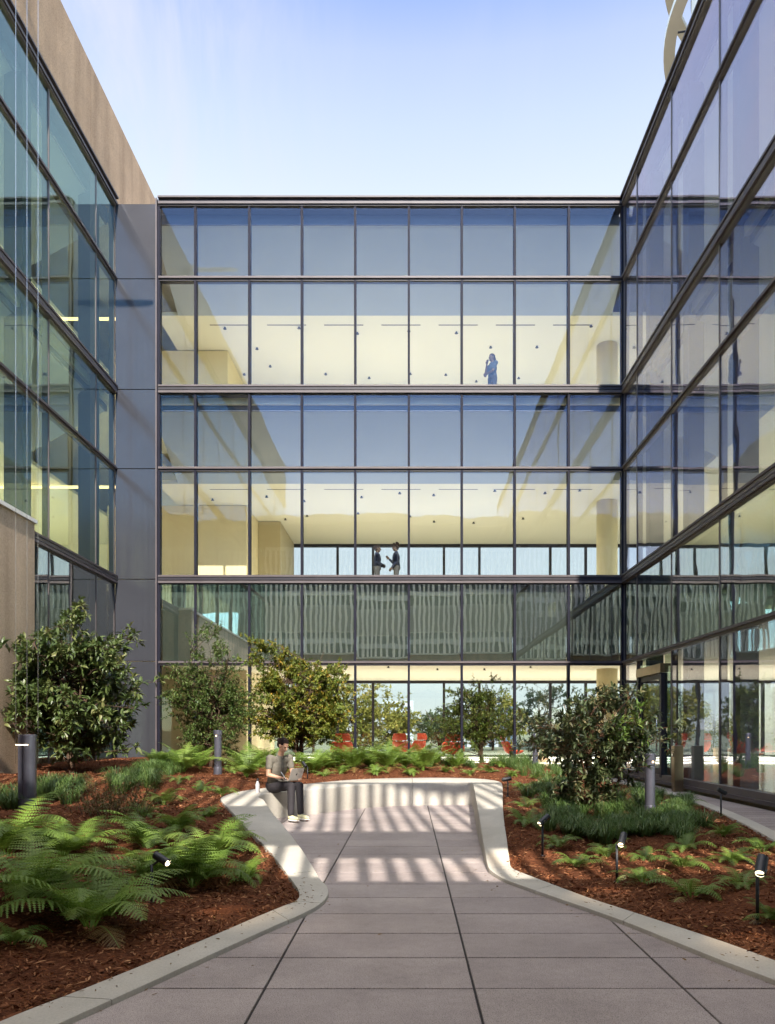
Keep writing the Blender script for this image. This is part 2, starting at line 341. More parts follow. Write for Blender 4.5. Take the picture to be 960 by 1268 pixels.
def inside(poly, x, y):
    n = len(poly); r_ = np.zeros(np.shape(x), bool); j = n-1
    for i in range(n):
        xi, yi = poly[i]; xj, yj = poly[j]
        c_ = ((yi > y) != (yj > y)) & (x < (xj-xi)*(y-yi)/(yj-yi+1e-12)+xi); r_ ^= c_; j = i
    return r_
def k2x(y): return np.interp(y, K2[:, 1], K2[:, 0])
CP = [(q[2], q[3], q[4]-.03) for q in RIB[::3]]
CP += [(k2x(y_), y_, .17) for y_ in np.arange(6, 22, 1.0)]
CP += [(-6,6,.35), (-4.2,7,.30), (-3.2,6.2,.22), (-4.5,9,.52), (-3.2,9.5,.36), (-7,9,.6), (-6,13,.75), (-4.3,13,.68), (-3.6,14.8,.58), (-3.5,16.5,.55), (-5.5,17,.72), (0,19.2,.56), (-3,20.5,.66), (0,21.5,.70),
       (3,21.5,.62), (5,21.6,.45), (-7,21.6,.74), (3.6,17,.44), (3.2,13.6,.36), (2.6,11,.22), (4.2,15,.32), (-8,6,.55), (-7.6,18,.76), (-8,13,.75), (-3.4,4.6,.16), (-6,3,.3), (3,8,.10), (2.4,18.5,.52), (2.3,15,.42)]
CP = np.array(CP)
def g(x, y):
    x = np.asarray(x, float); y = np.asarray(y, float)
    d = (x[..., None]-CP[:, 0])**2+(y[..., None]-CP[:, 1])**2+.02
    wgt = d**-1.7; return np.maximum((wgt*CP[:, 2]).sum(-1)/wgt.sum(-1), .014)
def on_bed(px, py):                     # picture point -> place on the planted ground
    for t_ in np.arange(3, 23, .02):
        z_ = EYE-(py-HY)*t_/F; x_ = (px-CX)*t_/F
        if g(x_, t_) >= z_: return float(x_), float(t_), float(g(x_, t_))
    return float(x_), float(t_), float(g(x_, t_))

# ------------------------------------------------------------------ ground, pavement, beds
q = MB(); q.add([(-3000, -3000, -.5), (3000, -3000, -.5), (3000, 3000, -.5), (-3000, 3000, -.5)], [(0, 1, 2, 3)])
tag(q.build('ground', M['ground']), kind='structure')
def slabs(name, x0, x1, y0, y1, ox, oy, z, keep=None, w_=1.22, d_=.612, gap=.007):
    V, Fc, T = [], [], []
    i0, i1 = math.floor((x0-ox)/w_), math.ceil((x1-ox)/w_); j0, j1 = math.floor((y0-oy)/d_), math.ceil((y1-oy)/d_)
    for i in range(i0, i1):
        for j in range(j0, j1):
            a0, a1 = ox+i*w_+gap, ox+(i+1)*w_-gap; b0, b1 = oy+j*d_+gap*1.25, oy+(j+1)*d_-gap*1.25
            if keep and not keep((a0+a1)/2, (b0+b1)/2): continue
            k = len(V); e = .003; dz = R.uniform(-.0012, .0012)
            V += [(a0,b0,z-.02),(a1,b0,z-.02),(a1,b1,z-.02),(a0,b1,z-.02),(a0,b0,z-e+dz),(a1,b0,z-e+dz),(a1,b1,z-e+dz),(a0,b1,z-e+dz),
                  (a0+e,b0+e,z+dz),(a1-e,b0+e,z+dz),(a1-e,b1-e,z+dz),(a0+e,b1-e,z+dz)]
            for r_ in (0, 4):
                for c_ in range(4): Fc.append((k+r_+c_, k+r_+(c_+1) % 4, k+r_+4+(c_+1) % 4, k+r_+4+c_))
            Fc.append((k+8, k+9, k+10, k+11)); T += [R.random()]*12
    o_ = np_mesh(name, np.array(V), np.array(Fc), M['paver'], T); tag(o_, kind='structure'); return o_
def on_patio(x_, y_):
    px_ = np.array([x_+a*.60 for a in (-1, 0, 1) for b in (-1, 0, 1)]); py_ = np.array([y_+b*.30 for a in (-1, 0, 1) for b in (-1, 0, 1)])
    return bool(inside(outer_poly, px_, py_).any()) or y_ < 3
slabs('pavement', -7, 7, -4, 17.4, .383, 4.492, 0, on_patio)
q = MB(); q.add([(-8.4, -4, -.012), (6.1, -4, -.012), (6.1, 17.5, -.012), (-8.4, 17.5, -.012)], [(0, 1, 2, 3)])
tag(q.build('pavement_joints', M['joint']), kind='structure')
q = MB(); ys = np.arange(5.0, 22.06, .31)
for a_, b_ in zip(ys[:-1], ys[1:]):
    xa, xb = float(k2x(a_))+.02, float(k2x(b_))+.02
    q.add([(xa, a_+.006, .15), (6.14, a_+.006, .15), (6.14, b_-.006, .15), (xb, b_-.006, .15)], [(0, 1, 2, 3)])
o_ = q.build('path', M['paver']); at = o_.data.attributes.new('tone', 'FLOAT', 'POINT'); at.data.foreach_set('value', [R.random() for _ in range(len(o_.data.vertices)//4) for __ in range(4)][:len(o_.data.vertices)])
tag(o_, kind='structure')
q = MB(); q.add([(float(k2x(5)), 5, .138), (6.14, 5, .138), (6.14, 22.1, .138), (5.3, 22.1, .138)], [(0, 1, 2, 3)])
tag(q.build('path_bedding', M['joint']), kind='structure')
# planting beds
st_ = .11; xs = np.arange(-8.44, 6.2, st_); yy = np.arange(1.4, 22.16, st_)
GX, GY = np.meshgrid(xs, yy); Z = g(GX, GY)
Z += .03*np.sin(GX*2.3+GY*1.7)*np.sin(GY*2.1-GX*.9)*.6 + NR.uniform(-.012, .012, Z.shape)
ins = inside(patio_poly, GX, GY) | (GX > k2x(GY))
Z = np.maximum(Z, .014+NR.uniform(0, .012, Z.shape))
nk = inside(outer_poly, GX, GY); rp = RIB[::2]
dk_ = np.min(np.hypot(GX[..., None]-rp[:, 2], GY[..., None]-rp[:, 3]), axis=-1); nk |= dk_ < .16
Z = np.where(nk, np.minimum(Z, np.maximum(g(GX, GY)-.012, .006)), Z); Z[ins] = -.05
nx = len(xs); idx = np.arange(GX.size).reshape(GX.shape)
Fq = np.stack([idx[:-1, :-1], idx[:-1, 1:], idx[1:, 1:], idx[1:, :-1]], -1).reshape(-1, 4)
allin = ins.ravel()[Fq].all(1); Fq = Fq[~allin]
o_ = np_mesh('ground_mulch', np.stack([GX, GY, Z], -1), Fq, M['mulch'], smooth=True); tag(o_, kind='structure')
# bark chips lying on it
def chips(n, cond, smin, smax):
    x_ = NR.uniform(-8.3, 6, n); y_ = NR.uniform(2.6, 21.5, n)
    k = cond(x_, y_) & ~inside(outer_poly, x_, y_) & (x_ < k2x(y_)-.1); return x_[k], y_[k]
vis = lambda x_, y_: (np.abs(x_/y_+.03) < .53) & (NR.uniform(0, 1, x_.shape) < np.clip(60/(y_*y_), 0.12, 1))
cx_, cy_ = chips(330000, vis, 0, 0)
cz_ = g(cx_, cy_)+NR.uniform(-.005, .022, cx_.shape)
n = len(cx_); L = NR.gamma(2.0, .017, n)+.012; Wd = NR.uniform(.0025, .009, n)*np.where(NR.rand(n) < .04, 1.8, 1); az = NR.uniform(0, 2*np.pi, n); tl = NR.normal(0, .35, n); rl = NR.normal(0, .6, n)
dx = np.stack([np.cos(az)*np.cos(tl), np.sin(az)*np.cos(tl), np.sin(tl)], -1); sd = np.stack([-np.sin(az)*np.cos(rl), np.cos(az)*np.cos(rl), np.sin(rl)], -1)
c0 = np.stack([cx_, cy_, cz_], -1)
V = np.stack([c0-dx*L[:, None]/2-sd*Wd[:, None]*.6, c0-dx*L[:, None]/2+sd*Wd[:, None]*.6, c0+sd*Wd[:, None]+np.array([0, 0, .003]), c0+dx*L[:, None]/2, c0-sd*Wd[:, None]+np.array([0, 0, .003])], 1)
base = np.arange(n)[:, None]*5
Fc = np.concatenate([base+np.array([[0, 1, 2, 4]])], 0); Ft = base+np.array([[4, 2, 3]])
me = bpy.data.meshes.new('mulch_chips'); me.from_pydata(V.reshape(-1, 3).tolist(), [], Fc.tolist()+Ft.tolist()); me.materials.append(M['chip'])
at = me.attributes.new('tone', 'FLOAT', 'POINT'); at.data.foreach_set('value', np.repeat(np.where(NR.rand(n) < .05, NR.uniform(.8, 1, n), np.clip(NR.beta(2, 3.0, n), 0, 1)), 5).astype(np.float32))
o_ = bpy.data.objects.new('mulch_chips', me); C.objects.link(o_); tag(o_, 'red brown shredded bark mulch covering the planting beds', 'mulch', kind='stuff')

# seat wall + kerb ribbon, cast in lengths
def ribbon(q, S):
    prof = []
    for r_ in S:
        i_, o2 = np.array([r_[0], r_[1]]), np.array([r_[2], r_[3]]); z = r_[4]; d = (o2-i_)/np.linalg.norm(o2-i_); e = .022 if z > .1 else .008
        prof.append([(*i_, -.03), (*(i_), z-e), (*(i_+d*e*.3), z-e*.3), (*(i_+d*e), z), (*(o2-d*e), z), (*(o2-d*e*.3), z-e*.3), (*o2, z-e), (*o2, -.12)])
    k = len(prof[0]); vs = [p for a_ in prof for p in a_]; fs = []
    for a_ in range(len(prof)-1):
        for c_ in range(k-1): fs.append((a_*k+c_, (a_+1)*k+c_, (a_+1)*k+c_+1, a_*k+c_+1))
    fs += [tuple(range(k)), tuple((len(prof)-1)*k+c_ for c_ in range(k))[::-1]]
    q.add(vs, fs)
cuts = [0, 6+4, 24+3, 6*6+1, 6*9+2, 6*12, 6*16, 6*19+3, 6*23+3, 6*27+2, 6*30+3, 6*32, len(RIB)-1]
wall_t = empty('seat_wall', (0, 14, 0), 'pale cast concrete seat wall curving round the paved patio and running out as low kerbs', 'bench')
def piece(S, nm):
    S = S.copy()
    for e_, n_ in ((0, 1), (-1, -2)):
        d = S[n_]-S[e_]; S[e_] = S[e_]+d*min(.5, .0035/np.linalg.norm(d[:2]))
    q = MB(); ribbon(q, S); o_ = q.build(nm, M['kerb'], wall_t, True); o_.location = (0, -14, 0)
    em = o_.modifiers.new('split', 'EDGE_SPLIT'); em.split_angle = math.radians(38); return o_
for a_, b_ in zip(cuts[:-1], cuts[1:]):
    S = RIB[a_:b_+1]; piece(S, 'seat_segment' if S[:, 4].max() > .3 else 'kerb_segment')
k2 = catmull([(x_, y_) for x_, y_ in K2], 4); q = MB()
dirs = np.gradient(k2, axis=0); nn = np.stack([dirs[:, 1], -dirs[:, 0]], -1); nn /= np.linalg.norm(nn, axis=1)[:, None]
for a_ in range(0, len(k2)-1, 5):
    S = k2[a_:a_+6]; n_ = nn[a_:a_+6]
    S5 = np.c_[S+n_*.11, S-n_*.11, np.full(len(S), .20)]
    for e_, m_ in ((0, 1), (-1, -2)):
        d = S5[m_]-S5[e_]; S5[e_] = S5[e_]+d*min(.5, .0035/np.linalg.norm(d[:2]))
    ribbon(q, S5)
o_ = q.build('kerb', M['kerb'], None, True); o_.modifiers.new('split', 'EDGE_SPLIT').split_angle = math.radians(38); tag(o_, kind='structure')

# ------------------------------------------------------------------ the glazed wings
YB, XL, XR, XPL = 22.2, -8.46, 6.2, -7.18       # planes: back glass, left glass, right glass, end of the back glass
FL = [.36, 5.85, 11.31, 16.72]                  # floor lines
MIDS = [3.45, 9.03, 14.50]
CEIL = 3.67
back = empty('office_wing', (0, YB, 0), 'three storey glazed office wing closing the far end of the courtyard', 'building')
left = empty('office_wing', (XL, 12, 0), 'teal glazed office wing along the left side under a tan concrete parapet', 'building')
right = empty('office_wing', (XR, 12, 0), 'violet glazed office wing along the right side with the entrance door', 'building')
def put(o_, root):                                # built in world coordinates, hung on a wing
    o_.parent = root; o_.matrix_parent_inverse = Matrix.Translation(-Vector(root.location)); return o_
mesh_cache = {}
def pane(root, c_, w_, h_, axis, m_, name='window_pane'):
    key = (round(w_, 3), round(h_, 3), axis, m_.name)
    if key not in mesh_cache:
        me = bpy.data.meshes.new('window_pane'); t_ = .006
        a_ = (w_/2, t_, h_/2) if axis == 'x' else (t_, w_/2, h_/2)
        qq = MB(); qq.box([-k for k in a_], a_); me.from_pydata(qq.v, [], qq.f); me.materials.append(m_); mesh_cache[key] = me
    o_ = bpy.data.objects.new(name, mesh_cache[key]); C.objects.link(o_); o_.location = c_
    tilt = .0028
    o_.rotation_euler = (R.gauss(0, tilt), 0, R.gauss(0, tilt)) if axis == 'x' else (0, R.gauss(0, tilt), R.gauss(0, tilt))
    return put(o_, root)
def cbar(root, name, a, b, m_=None):
    return put(box(name, a, b, m_ or M['frame']), root)
# horizontals of one facade: rows between the frame members
rows = [(FL[0], MIDS[0]), (MIDS[0], FL[1]), (FL[1], MIDS[1]), (MIDS[1], FL[2]), (FL[2], MIDS[2]), (MIDS[2], FL[3])]
def transom(root, axis, u0, u1, plane, z, kind, sgn):
    # sgn: direction (along the facade normal) that faces the courtyard
    q = MB()
    def bx(d0, d1, z0, z1, mi):
        lo, hi = sorted((plane+sgn*d0, plane+sgn*d1))
        if axis == 'x': q.box((u0, lo, z0), (u1, hi, z1), mi)
        else: q.box((lo, u0, z0), (hi, u1, z1), mi)
    if kind == 'floor':
        bx(-.20, .05, z-.13, z+.13, 0); bx(.052, .11, z+.065, z+.115, 1); bx(.052, .085, z-.02, z+.062, 0); bx(.052, .10, z-.11, z-.045, 1)
    elif kind == 'mid':
        bx(-.14, .04, z-.065, z+.065, 0); bx(.042, .09, z-.008, z+.05, 1)
    elif kind == 'top':
        bx(-.35, .06, z-.14, z+.05, 0); bx(-.4, .14, z+.053, z+.10, 1); bx(.062, .10, z-.10, z-.03, 1)
    else:
        bx(-.12, .07, z-.10, z+.10, 0); bx(.072, .12, z-.10, z-.03, 1)
    return put(q.build('transom', [M['frame'] if axis == 'x' else M['frame_side'], M['frame_lip']]), root)
def facade(root, axis, us, plane, sgn, m_, lo=True, mull=True, gmull=True, skip=()):
    for z, k in ((FL[1], 'floor'), (FL[2], 'floor'), (MIDS[0], 'mid'), (MIDS[1], 'mid'), (MIDS[2], 'mid'), (FL[3], 'top'), (.33, 'base')):
        if k == 'base' and not lo: continue
        transom(root, axis, us[0], us[-1], plane, z, k, sgn)
    for i, (z0, z1) in enumerate(rows):
        for j, (u0, u1) in enumerate(zip(us[:-1], us[1:])):
            if (i, j) in skip: continue
            c_ = (u0+u1)/2
            pane(root, (c_, plane, (z0+z1)/2) if axis == 'x' else (plane, c_, (z0+z1)/2), u1-u0-.05, z1-z0-.06, axis, M['glass_spandrel'] if i == 1 else m_)
    for u in us:
        lo_, hi_ = sorted((plane-sgn*.16, plane+sgn*.045))
        zt = FL[3]-.142
        if axis == 'x': put(box('mullion', (u-.032, lo_, .44), (u+.032, hi_, zt), M['mullion']), root)
        else:
            lo_, hi_ = sorted((plane-sgn*.14, plane+sgn*.016)); put(box('mullion', (lo_, u-.026, .44), (hi_, u+.026, zt), M['frame_side']), root)
# back facade: nine bays
XM = [-7.18, -6.13, -4.58, -3.07, -1.534, .01, 1.534, 3.057, 4.61, 6.16]
facade(back, 'x', XM, YB, -1, M['glass'])
cbar(back, 'corner_mullion', (XPL-.075, YB-.10, .1), (XPL-.035, YB+.12, FL[3]+.06), M['frame_lip'])
# blue-grey panels between the left wing and the back glass
zp = [.2, 3.5, 5.86, 9.04, 11.32, 14.5, 16.66]
for z0, z1 in zip(zp[:-1], zp[1:]):
    cbar(back, 'metal_panel', (XL+.03, YB-.02, z0+.012), (XPL-.08, YB+.15, z1-.012), M['panel'])
# left and right facades
YL = [-8, -4, 0, 4, 7.06, 9.8, 12.58, 15.35, 18.12, 20.86, 22.16]
facade(left, 'y', YL, XL, 1, M['glass_side'])
YR = [-8, -4, 0, 4, 7.06, 9.8, 12.58, 15.35, 18.16, 20.9, 22.17]
facade(right, 'y', YR, XR, -1, M['glass_right'], skip=((0, 8),))
# far glass of the back wing and of the right wing
YF, XF, XW = 33.2, 16.0, -18.0
for k, (f0, f1) in enumerate(zip(FL[:-1], FL[1:])):
    top = f0+CEIL if k else 3.66
    q = MB(); uu = np.arange(-9.144, 16.2, 1.524)
    for u in uu: q.box((u-.05, YF-.1, f0+.02), (u+.05, YF+.05, top))
    q.box((-10.7, YF-.105, top-.12), (16, YF+.055, top+.02)); q.box((-10.7, YF-.11, f0-.02), (16, YF+.06, f0+.10))
    put(q.build('far_window_frame', M['frame']), back)
    put(box('far_window_glass', (-10.7, YF-.02, f0+.1), (16, YF-.01, top-.12), M['glass_far']), back)
    q = MB()
    for u in np.arange(-7, 33, 2.2): q.box((XF-.05, u-.05, f0+.02), (XF+.05, u+.05, top))
    q.box((XF-.055, -8, top-.12), (XF+.055, 33, top+.02))
    put(q.build('far_window_frame', M['frame']), right)
    put(box('far_window_glass', (XF+.01, -8, f0+.1), (XF+.02, 33, top-.12), M['glass_far']), right)
# slabs, ceilings, sloped soffits
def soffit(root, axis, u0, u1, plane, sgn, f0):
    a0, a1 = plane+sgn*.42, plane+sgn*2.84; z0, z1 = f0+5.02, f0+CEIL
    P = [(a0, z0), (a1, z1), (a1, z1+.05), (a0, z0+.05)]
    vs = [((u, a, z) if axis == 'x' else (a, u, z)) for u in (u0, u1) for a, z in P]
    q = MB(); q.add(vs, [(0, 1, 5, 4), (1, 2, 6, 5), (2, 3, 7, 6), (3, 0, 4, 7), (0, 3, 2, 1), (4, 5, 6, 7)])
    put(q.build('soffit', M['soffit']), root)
    lo, hi = sorted((plane+sgn*.36, plane+sgn*.42))
    b_ = ((u0, lo, f0+5.0), (u1, hi, f0+5.46)) if axis == 'x' else ((lo, u0, f0+5.0), (hi, u1, f0+5.46))
    put(box('edge_beam', *b_, M['shadowbox_blue']), root)
SPR = MB(); SPR.tube([(0, 0, 0), (0, 0, -.05)], .03, 8); SPR.tube([(0, 0, -.05), (0, 0, -.06)], [.06, .06], 8)
spr0 = None
for k, (f0, f1) in enumerate(zip(FL, FL[1:])):
    zc = f0+CEIL if k else 3.66
    st0 = .25
    fm = M['floor'] if k else M['floor_wood']
    put(box('floor_slab', (XPL-.5 if k else XPL-.5, YB+st0, f0-.30), (XF, YF, f0), fm), back)
    put(box('floor_slab', (XW, -8, f0-.30), (XL-st0, YF, f0), fm), left)
    put(box('floor_slab', (XR+st0, -8, f0-.30), (XF, YB+st0-.01, f0), fm), right)
    y0 = YB+2.84 if k else YB+.3; x0 = XR+2.84 if k else XR+.3
    if k: 
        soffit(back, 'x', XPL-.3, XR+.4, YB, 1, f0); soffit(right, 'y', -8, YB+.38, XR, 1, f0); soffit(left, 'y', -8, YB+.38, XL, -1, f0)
    ce = put(box('ceiling', (XPL-1.0, y0, zc), (XF, YF-.02, zc+.12), M['ceiling']), back)
    put(box('ceiling', (x0, -8, zc+.003), (XF, y0-.005, zc+.12), M['ceiling']), right)
    put(box('ceiling', (XW, -8, zc+.003), (XL-(2.84 if k else .3), YF, zc+.12), M['ceiling']), left)
    # linear diffusers and sprinklers below the back ceiling
    q = MB()
    for x_ in np.arange(-6.6, 6.3, 1.9): q.box((x_, y0+.55, zc-.004), (x_+1.3, y0+.60, zc+.01))
    if k: put(q.build('slot_diffuser', M['frame']), back)
    rr = random.Random(20+k)
    for i in range(17):
        x_ = -6.5+ (i % 9)*1.55+rr.uniform(-.4, .4); y_ = y0+1.2+(i//9)*2.6+rr.uniform(-.7, .9)
        o_ = SPR.build('sprinkler', M['black_metal']) if spr0 is None else spr0.copy()
        if spr0 is None: spr0 = o_
        else: C.objects.link(o_)
        o_.location = (x_, y_, zc); put(o_, back)
# ground floor spandrel zone: opaque back panels behind the glass between MIDS[0] and FL[1]
for x0, x1 in zip(XM[:-1], XM[1:]): cbar(back, 'spandrel_panel', (x0+.04, YB+.2, 3.52), (x1-.04, YB+.24, 5.72), M['shadowbox'])
for y0, y1 in zip(YR[3:-1], YR[4:]): cbar(right, 'spandrel_panel', (XR+.2, y0+.04, 3.52), (XR+.24, y1-.04, 5.72), M['shadowbox'])
for y0, y1 in zip(YL[3:-1], YL[4:]): cbar(left, 'spandrel_panel', (XL-.24, y0+.04, 3.52), (XL-.2, y1-.04, 5.72), M['shadowbox'])
# roofs, inner walls, columns
cbar(back, 'roof', (XW, YB+.42, 16.4), (XF, YF+.3, 16.70), M['roofing'])
cbar(right, 'roof', (XR+.42, -8, 16.4), (XF+.3, YB+.41, 16.70), M['roofing'])
cbar(left, 'roof', (XW, -8, 16.4), (XL-.42, YB+.41, 16.70), M['roofing'])
cbar(left, 'interior_wall', (XW-.2, -8, .1), (XW, YF, 16.4), M['white_wall'])
cbar(left, 'interior_wall', (XW, YF, .1), (-10.72, YF+.2, 16.4), M['white_wall'])
cbar(back, 'core_wall', (-10.7, 27.4, .37), (-5.75, 33.1, 9.5), M['cream_wall'])
cbar(back, 'core_wall', (-5.74, 29.5, 5.86), (-4.9, 33.0, 9.5), M['tan_wall'])
cbar(back, 'core_wall', (-10.6, 27.3, 11.32), (-6.4, 33.0, 14.95), M['cream_wall'])
for z0, z1 in ((.37, 3.66), (5.86, 9.52), (11.32, 14.98)):
    q = MB(); q.lathe([(.36, z0), (.36, z1)], 28, 0, 6.95, 27.0); put(q.build('column', M['column'], None, True), back)
for y_ in (20.55, 17.75, 15.0, 12.2):
    cbar(right, 'steel_column', (XR+.18, y_-.17, .37), (XR+.34+.2, y_+.17, 16.3), M['dark_column'])
for y_ in (21.4, 17.5, 14.6):
    cbar(left, 'steel_column', (XL-.62, y_-.2, .37), (XL-.2, y_+.2, 16.3), M['dark_column'])
# warm cove lamps in the left wing, then glowing floor strips added to brighten the rooms
for f0 in FL[1:3]:
    cbar(left, 'linear_lamp', (-16, 25.0, f0+3.52), (-8.7, 25.06, f0+3.60), M['lamp_line'])
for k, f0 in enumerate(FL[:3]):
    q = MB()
    for y_ in (YB+4.6, YB+7.2, YB+9.9): q.box((-5.5, y_, f0+.001), (15.5, y_+(.12 if k else 1.0), f0+.02))  # added glow strips: thin upstairs, broad like sunlit floor below
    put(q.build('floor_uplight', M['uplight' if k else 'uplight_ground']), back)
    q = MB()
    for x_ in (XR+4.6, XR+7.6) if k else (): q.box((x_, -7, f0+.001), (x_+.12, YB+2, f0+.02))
    if not k: q.box((XF-2.2, -7, f0+.001), (XF-1.0, YB+4, f0+.012))  # wide glowing band that imitates sun on the floor
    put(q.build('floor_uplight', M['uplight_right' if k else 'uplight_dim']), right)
    q = MB()
    for x_ in (XL-4.6, XL-7.2): q.box((x_-.12, -7, f0+.001), (x_, YF-1, f0+.02))
    if k: put(q.build('floor_uplight', M['uplight_strong' if k else 'uplight_ground']), left)
# tan parapet over the left wing, in lengths
ys = [-8, -2.5, 3, 8.8, 14.6, 20.5, 26.4]
for a_, b_ in zip(ys[:-1], ys[1:]): cbar(left, 'parapet', (XL-.5, a_+.008, 16.83), (XL+.02, b_-.008, 19.22), M['precast'])
# entrance door in the right wing
yA, yB_ = 18.75, 20.62
cbar(right, 'door_header', (XR-.10, yA-.06, 2.92), (XR+.30, yB_+.06, 3.14), M['bronze_post'])
for y_ in (yA, yB_): cbar(right, 'door_jamb', (XR-.08, y_-.07, .37), (XR+.2, y_+.07, 2.91), M['frame'])
d_ = cbar(right, 'door', (XR-.03, yA+.08, .38), (XR+.03, yA+.16, 2.9), M['frame'])
q = MB(); q.box((XR-.03, yB_-.16, .38), (XR+.03, yB_-.08, 2.9)); q.box((XR-.028, yA+.16, .38), (XR+.028, yB_-.16, .58)); q.box((XR-.028, yA+.16, 2.78), (XR+.028, yB_-.16, 2.9))
s_ = q.build('door_frame', M['frame']); s_.parent = d_; s_.matrix_parent_inverse = (Matrix.Translation(right.location) @ d_.matrix_parent_inverse).inverted() if False else Matrix.Translation(-Vector(right.location)) @ Matrix.Translation(Vector(right.location))
s_ = box('door_glass', (XR-.008, yA+.16, .58), (XR+.008, yB_-.16, 2.78), M['glass_far']); s_.parent = d_
q = MB(); q.tube([(XR-.09, yA+.24, 1.0), (XR-.09, yA+.24, 1.9)], .018, 10); s_ = q.build('handle', M['chrome'], d_, True)
pane(right, (XR, (YR[8]+yA)/2, 1.9), yA-YR[8]-.2, 2.9, 'y', M['glass_side']); pane(right, (XR, (yA+yB_)/2, 3.27), yB_-yA-.05, .2, 'y', M['glass_side'])

# lower tan concrete wall in front of the left wing, with a pale coping
cw = empty('concrete_wall', (-7.95, 10, 0), 'low tan concrete wall with a pale metal coping at the left edge', 'wall')
ys = [-1.0, 5.6, 11.0, 16.3]
for a_, b_ in zip(ys[:-1], ys[1:]):
    o_ = put(box('wall_panel', (-8.38, a_+.006, .02), (-7.9, b_-.006, 5.88), M['precast_light']), cw)
put(box('coping', (-8.40, -1, 5.882), (-7.86, 16.34, 5.96), M['white_metal']), cw)

# ------------------------------------------------------------------ the screen building behind the camera: it shades the patio
scr = empty('screen_bridge', (0, -.9, 0), 'pale finned bridge crossing the open end of the courtyard, mirrored in the glass', 'bridge')
xw0, xw1 = XL+.1, XR-.1
put(box('bridge_wall', (xw0, -1.6, 0), (xw1, -.75, 5.86), M['precast']), scr)
put(box('bridge_beam', (xw0, -.95, 7.22), (xw1, -.60, 8.72), M['grey_beam']), scr)
put(box('top_rail', (xw0, -.80, 12.02), (xw1, -.62, 12.2), M['white_metal']), scr)
put(box('bridge_sill', (xw0, -1.0, 5.862), (xw1, -.55, 5.94), M['white_metal']), scr)
q = MB(); rr = random.Random(3); x_ = xw0
while x_ < xw1:
    w_ = rr.uniform(.10, .135); q.box((x_, -.59, 5.95), (x_+w_, -.46, 12.015)); x_ += .29+rr.uniform(-.045, .045)
put(q.build('louvre_screen', M['fin']), scr)
nb = empty('office_block', (0, -21, 0), 'dark glazed office block behind the finned bridge, mirrored in the lower glass', 'building')
put(box('wall', (-14, -30, 0), (14, -20, 19.2), M['block']), nb)
for z in (4.4, 8.6, 12.6, 16.0, 18.8): put(box('slab_edge', (-14.1, -20.0, z), (14.1, -19.7, z+.4), M['grey_beam']), nb)
put(box('roof', (-14.2, -30.2, 19.201), (14.2, -19.8, 19.4), M['roofing']), nb)
# round towers with ring canopies
def tower(name, label, x, y, r, z0, z1, rings, rw, inset=1.5):
    t_ = empty(name, (x, y, 0), label, 'tower')
    q = MB(); q.lathe([(r-inset, 0), (r-inset, z1)], 64); o_ = q.build('tower_shaft', M['white_metal'], t_, True); o_.modifiers.new('s', 'EDGE_SPLIT')
    q = MB()
    for z in rings: q.lathe([(r-inset+.02, z-1.6), (r-inset+.03, z-1.6), (r-inset+.03, z-.35), (r-inset+.02, z-.35)], 64)
    q.build('window_band', M['shadowbox_blue'], t_, True)
    for z in rings:
        q = MB(); n_ = 96
        P = [(r-rw, z), (r, z), (r, z+(.28 if rw < 1 else .55)), (r-rw, z+.28)]
        vs = [(a*math.cos(2*math.pi*k/n_), a*math.sin(2*math.pi*k/n_), zz) for a, zz in P for k in range(n_)]
        fs, mi = [], []
        for e_ in range(4):
            f_ = (e_+1) % 4
            q_ = [(e_*n_+k, e_*n_+(k+1) % n_, f_*n_+(k+1) % n_, f_*n_+k) for k in range(n_)]
            q.f += q_; q.mi += [1 if e_ == 0 and rw < 1 else 0]*n_
        q.v = vs
        rg = q.build('ring_canopy', [M['white_metal'], M['beige_soffit']], t_)
        for k in (17, 19) if rw < 1 else ():
            a_ = 2*math.pi*k/36; q = MB(); q.tube([((r-inset)*math.cos(a_), (r-inset)*math.sin(a_), z+.14), ((r-rw+.05)*math.cos(a_), (r-rw+.05)*math.sin(a_), z+.14)], .05, 6)
            q.build('bracket', M['frame'], rg)
    return t_
tower('round_tower', 'white round tower with beige ring canopies showing above the right glass wing', 24.4, 41, 10.3, 0, 54, [40, 44.6, 49.2], .62)
for i in range(1):
    y_ = 14.2; t_ = empty('cable_outrigger', (XL+.03, y_, 19.5), 'three thin steel cables hanging down before the left glass wing from a slim white arm', 'cables')
    if i == 0:
        q = MB(); P = [(-.45, -.09), (1.3, -.09), (1.6, -.06), (1.74, -.02), (1.74, .02), (1.6, .05), (1.3, .07), (-.45, .07)]; n_ = len(P)
        q.add([(a, b, z) for z in (.0, .10) for a, b in P], [tuple(range(n_))[::-1], tuple(range(n_, 2*n_))]+[(k, (k+1) % n_, n_+(k+1) % n_, n_+k) for k in range(n_)]); bl = q.build('blade', M['sail'], t_)
        cbs = []
        for k in range(3):
            q = MB(); q.tube([(1.25+.17*k, -.10+.07*k, 0), (1.25+.17*k, -.10+.07*k, -18.6)], .0035, 6); cbs.append(q.build('cable', M['chrome'], t_))
    else:
        for o_ in [bl]+(cbs if i < 8 else []): dup(o_, t_)

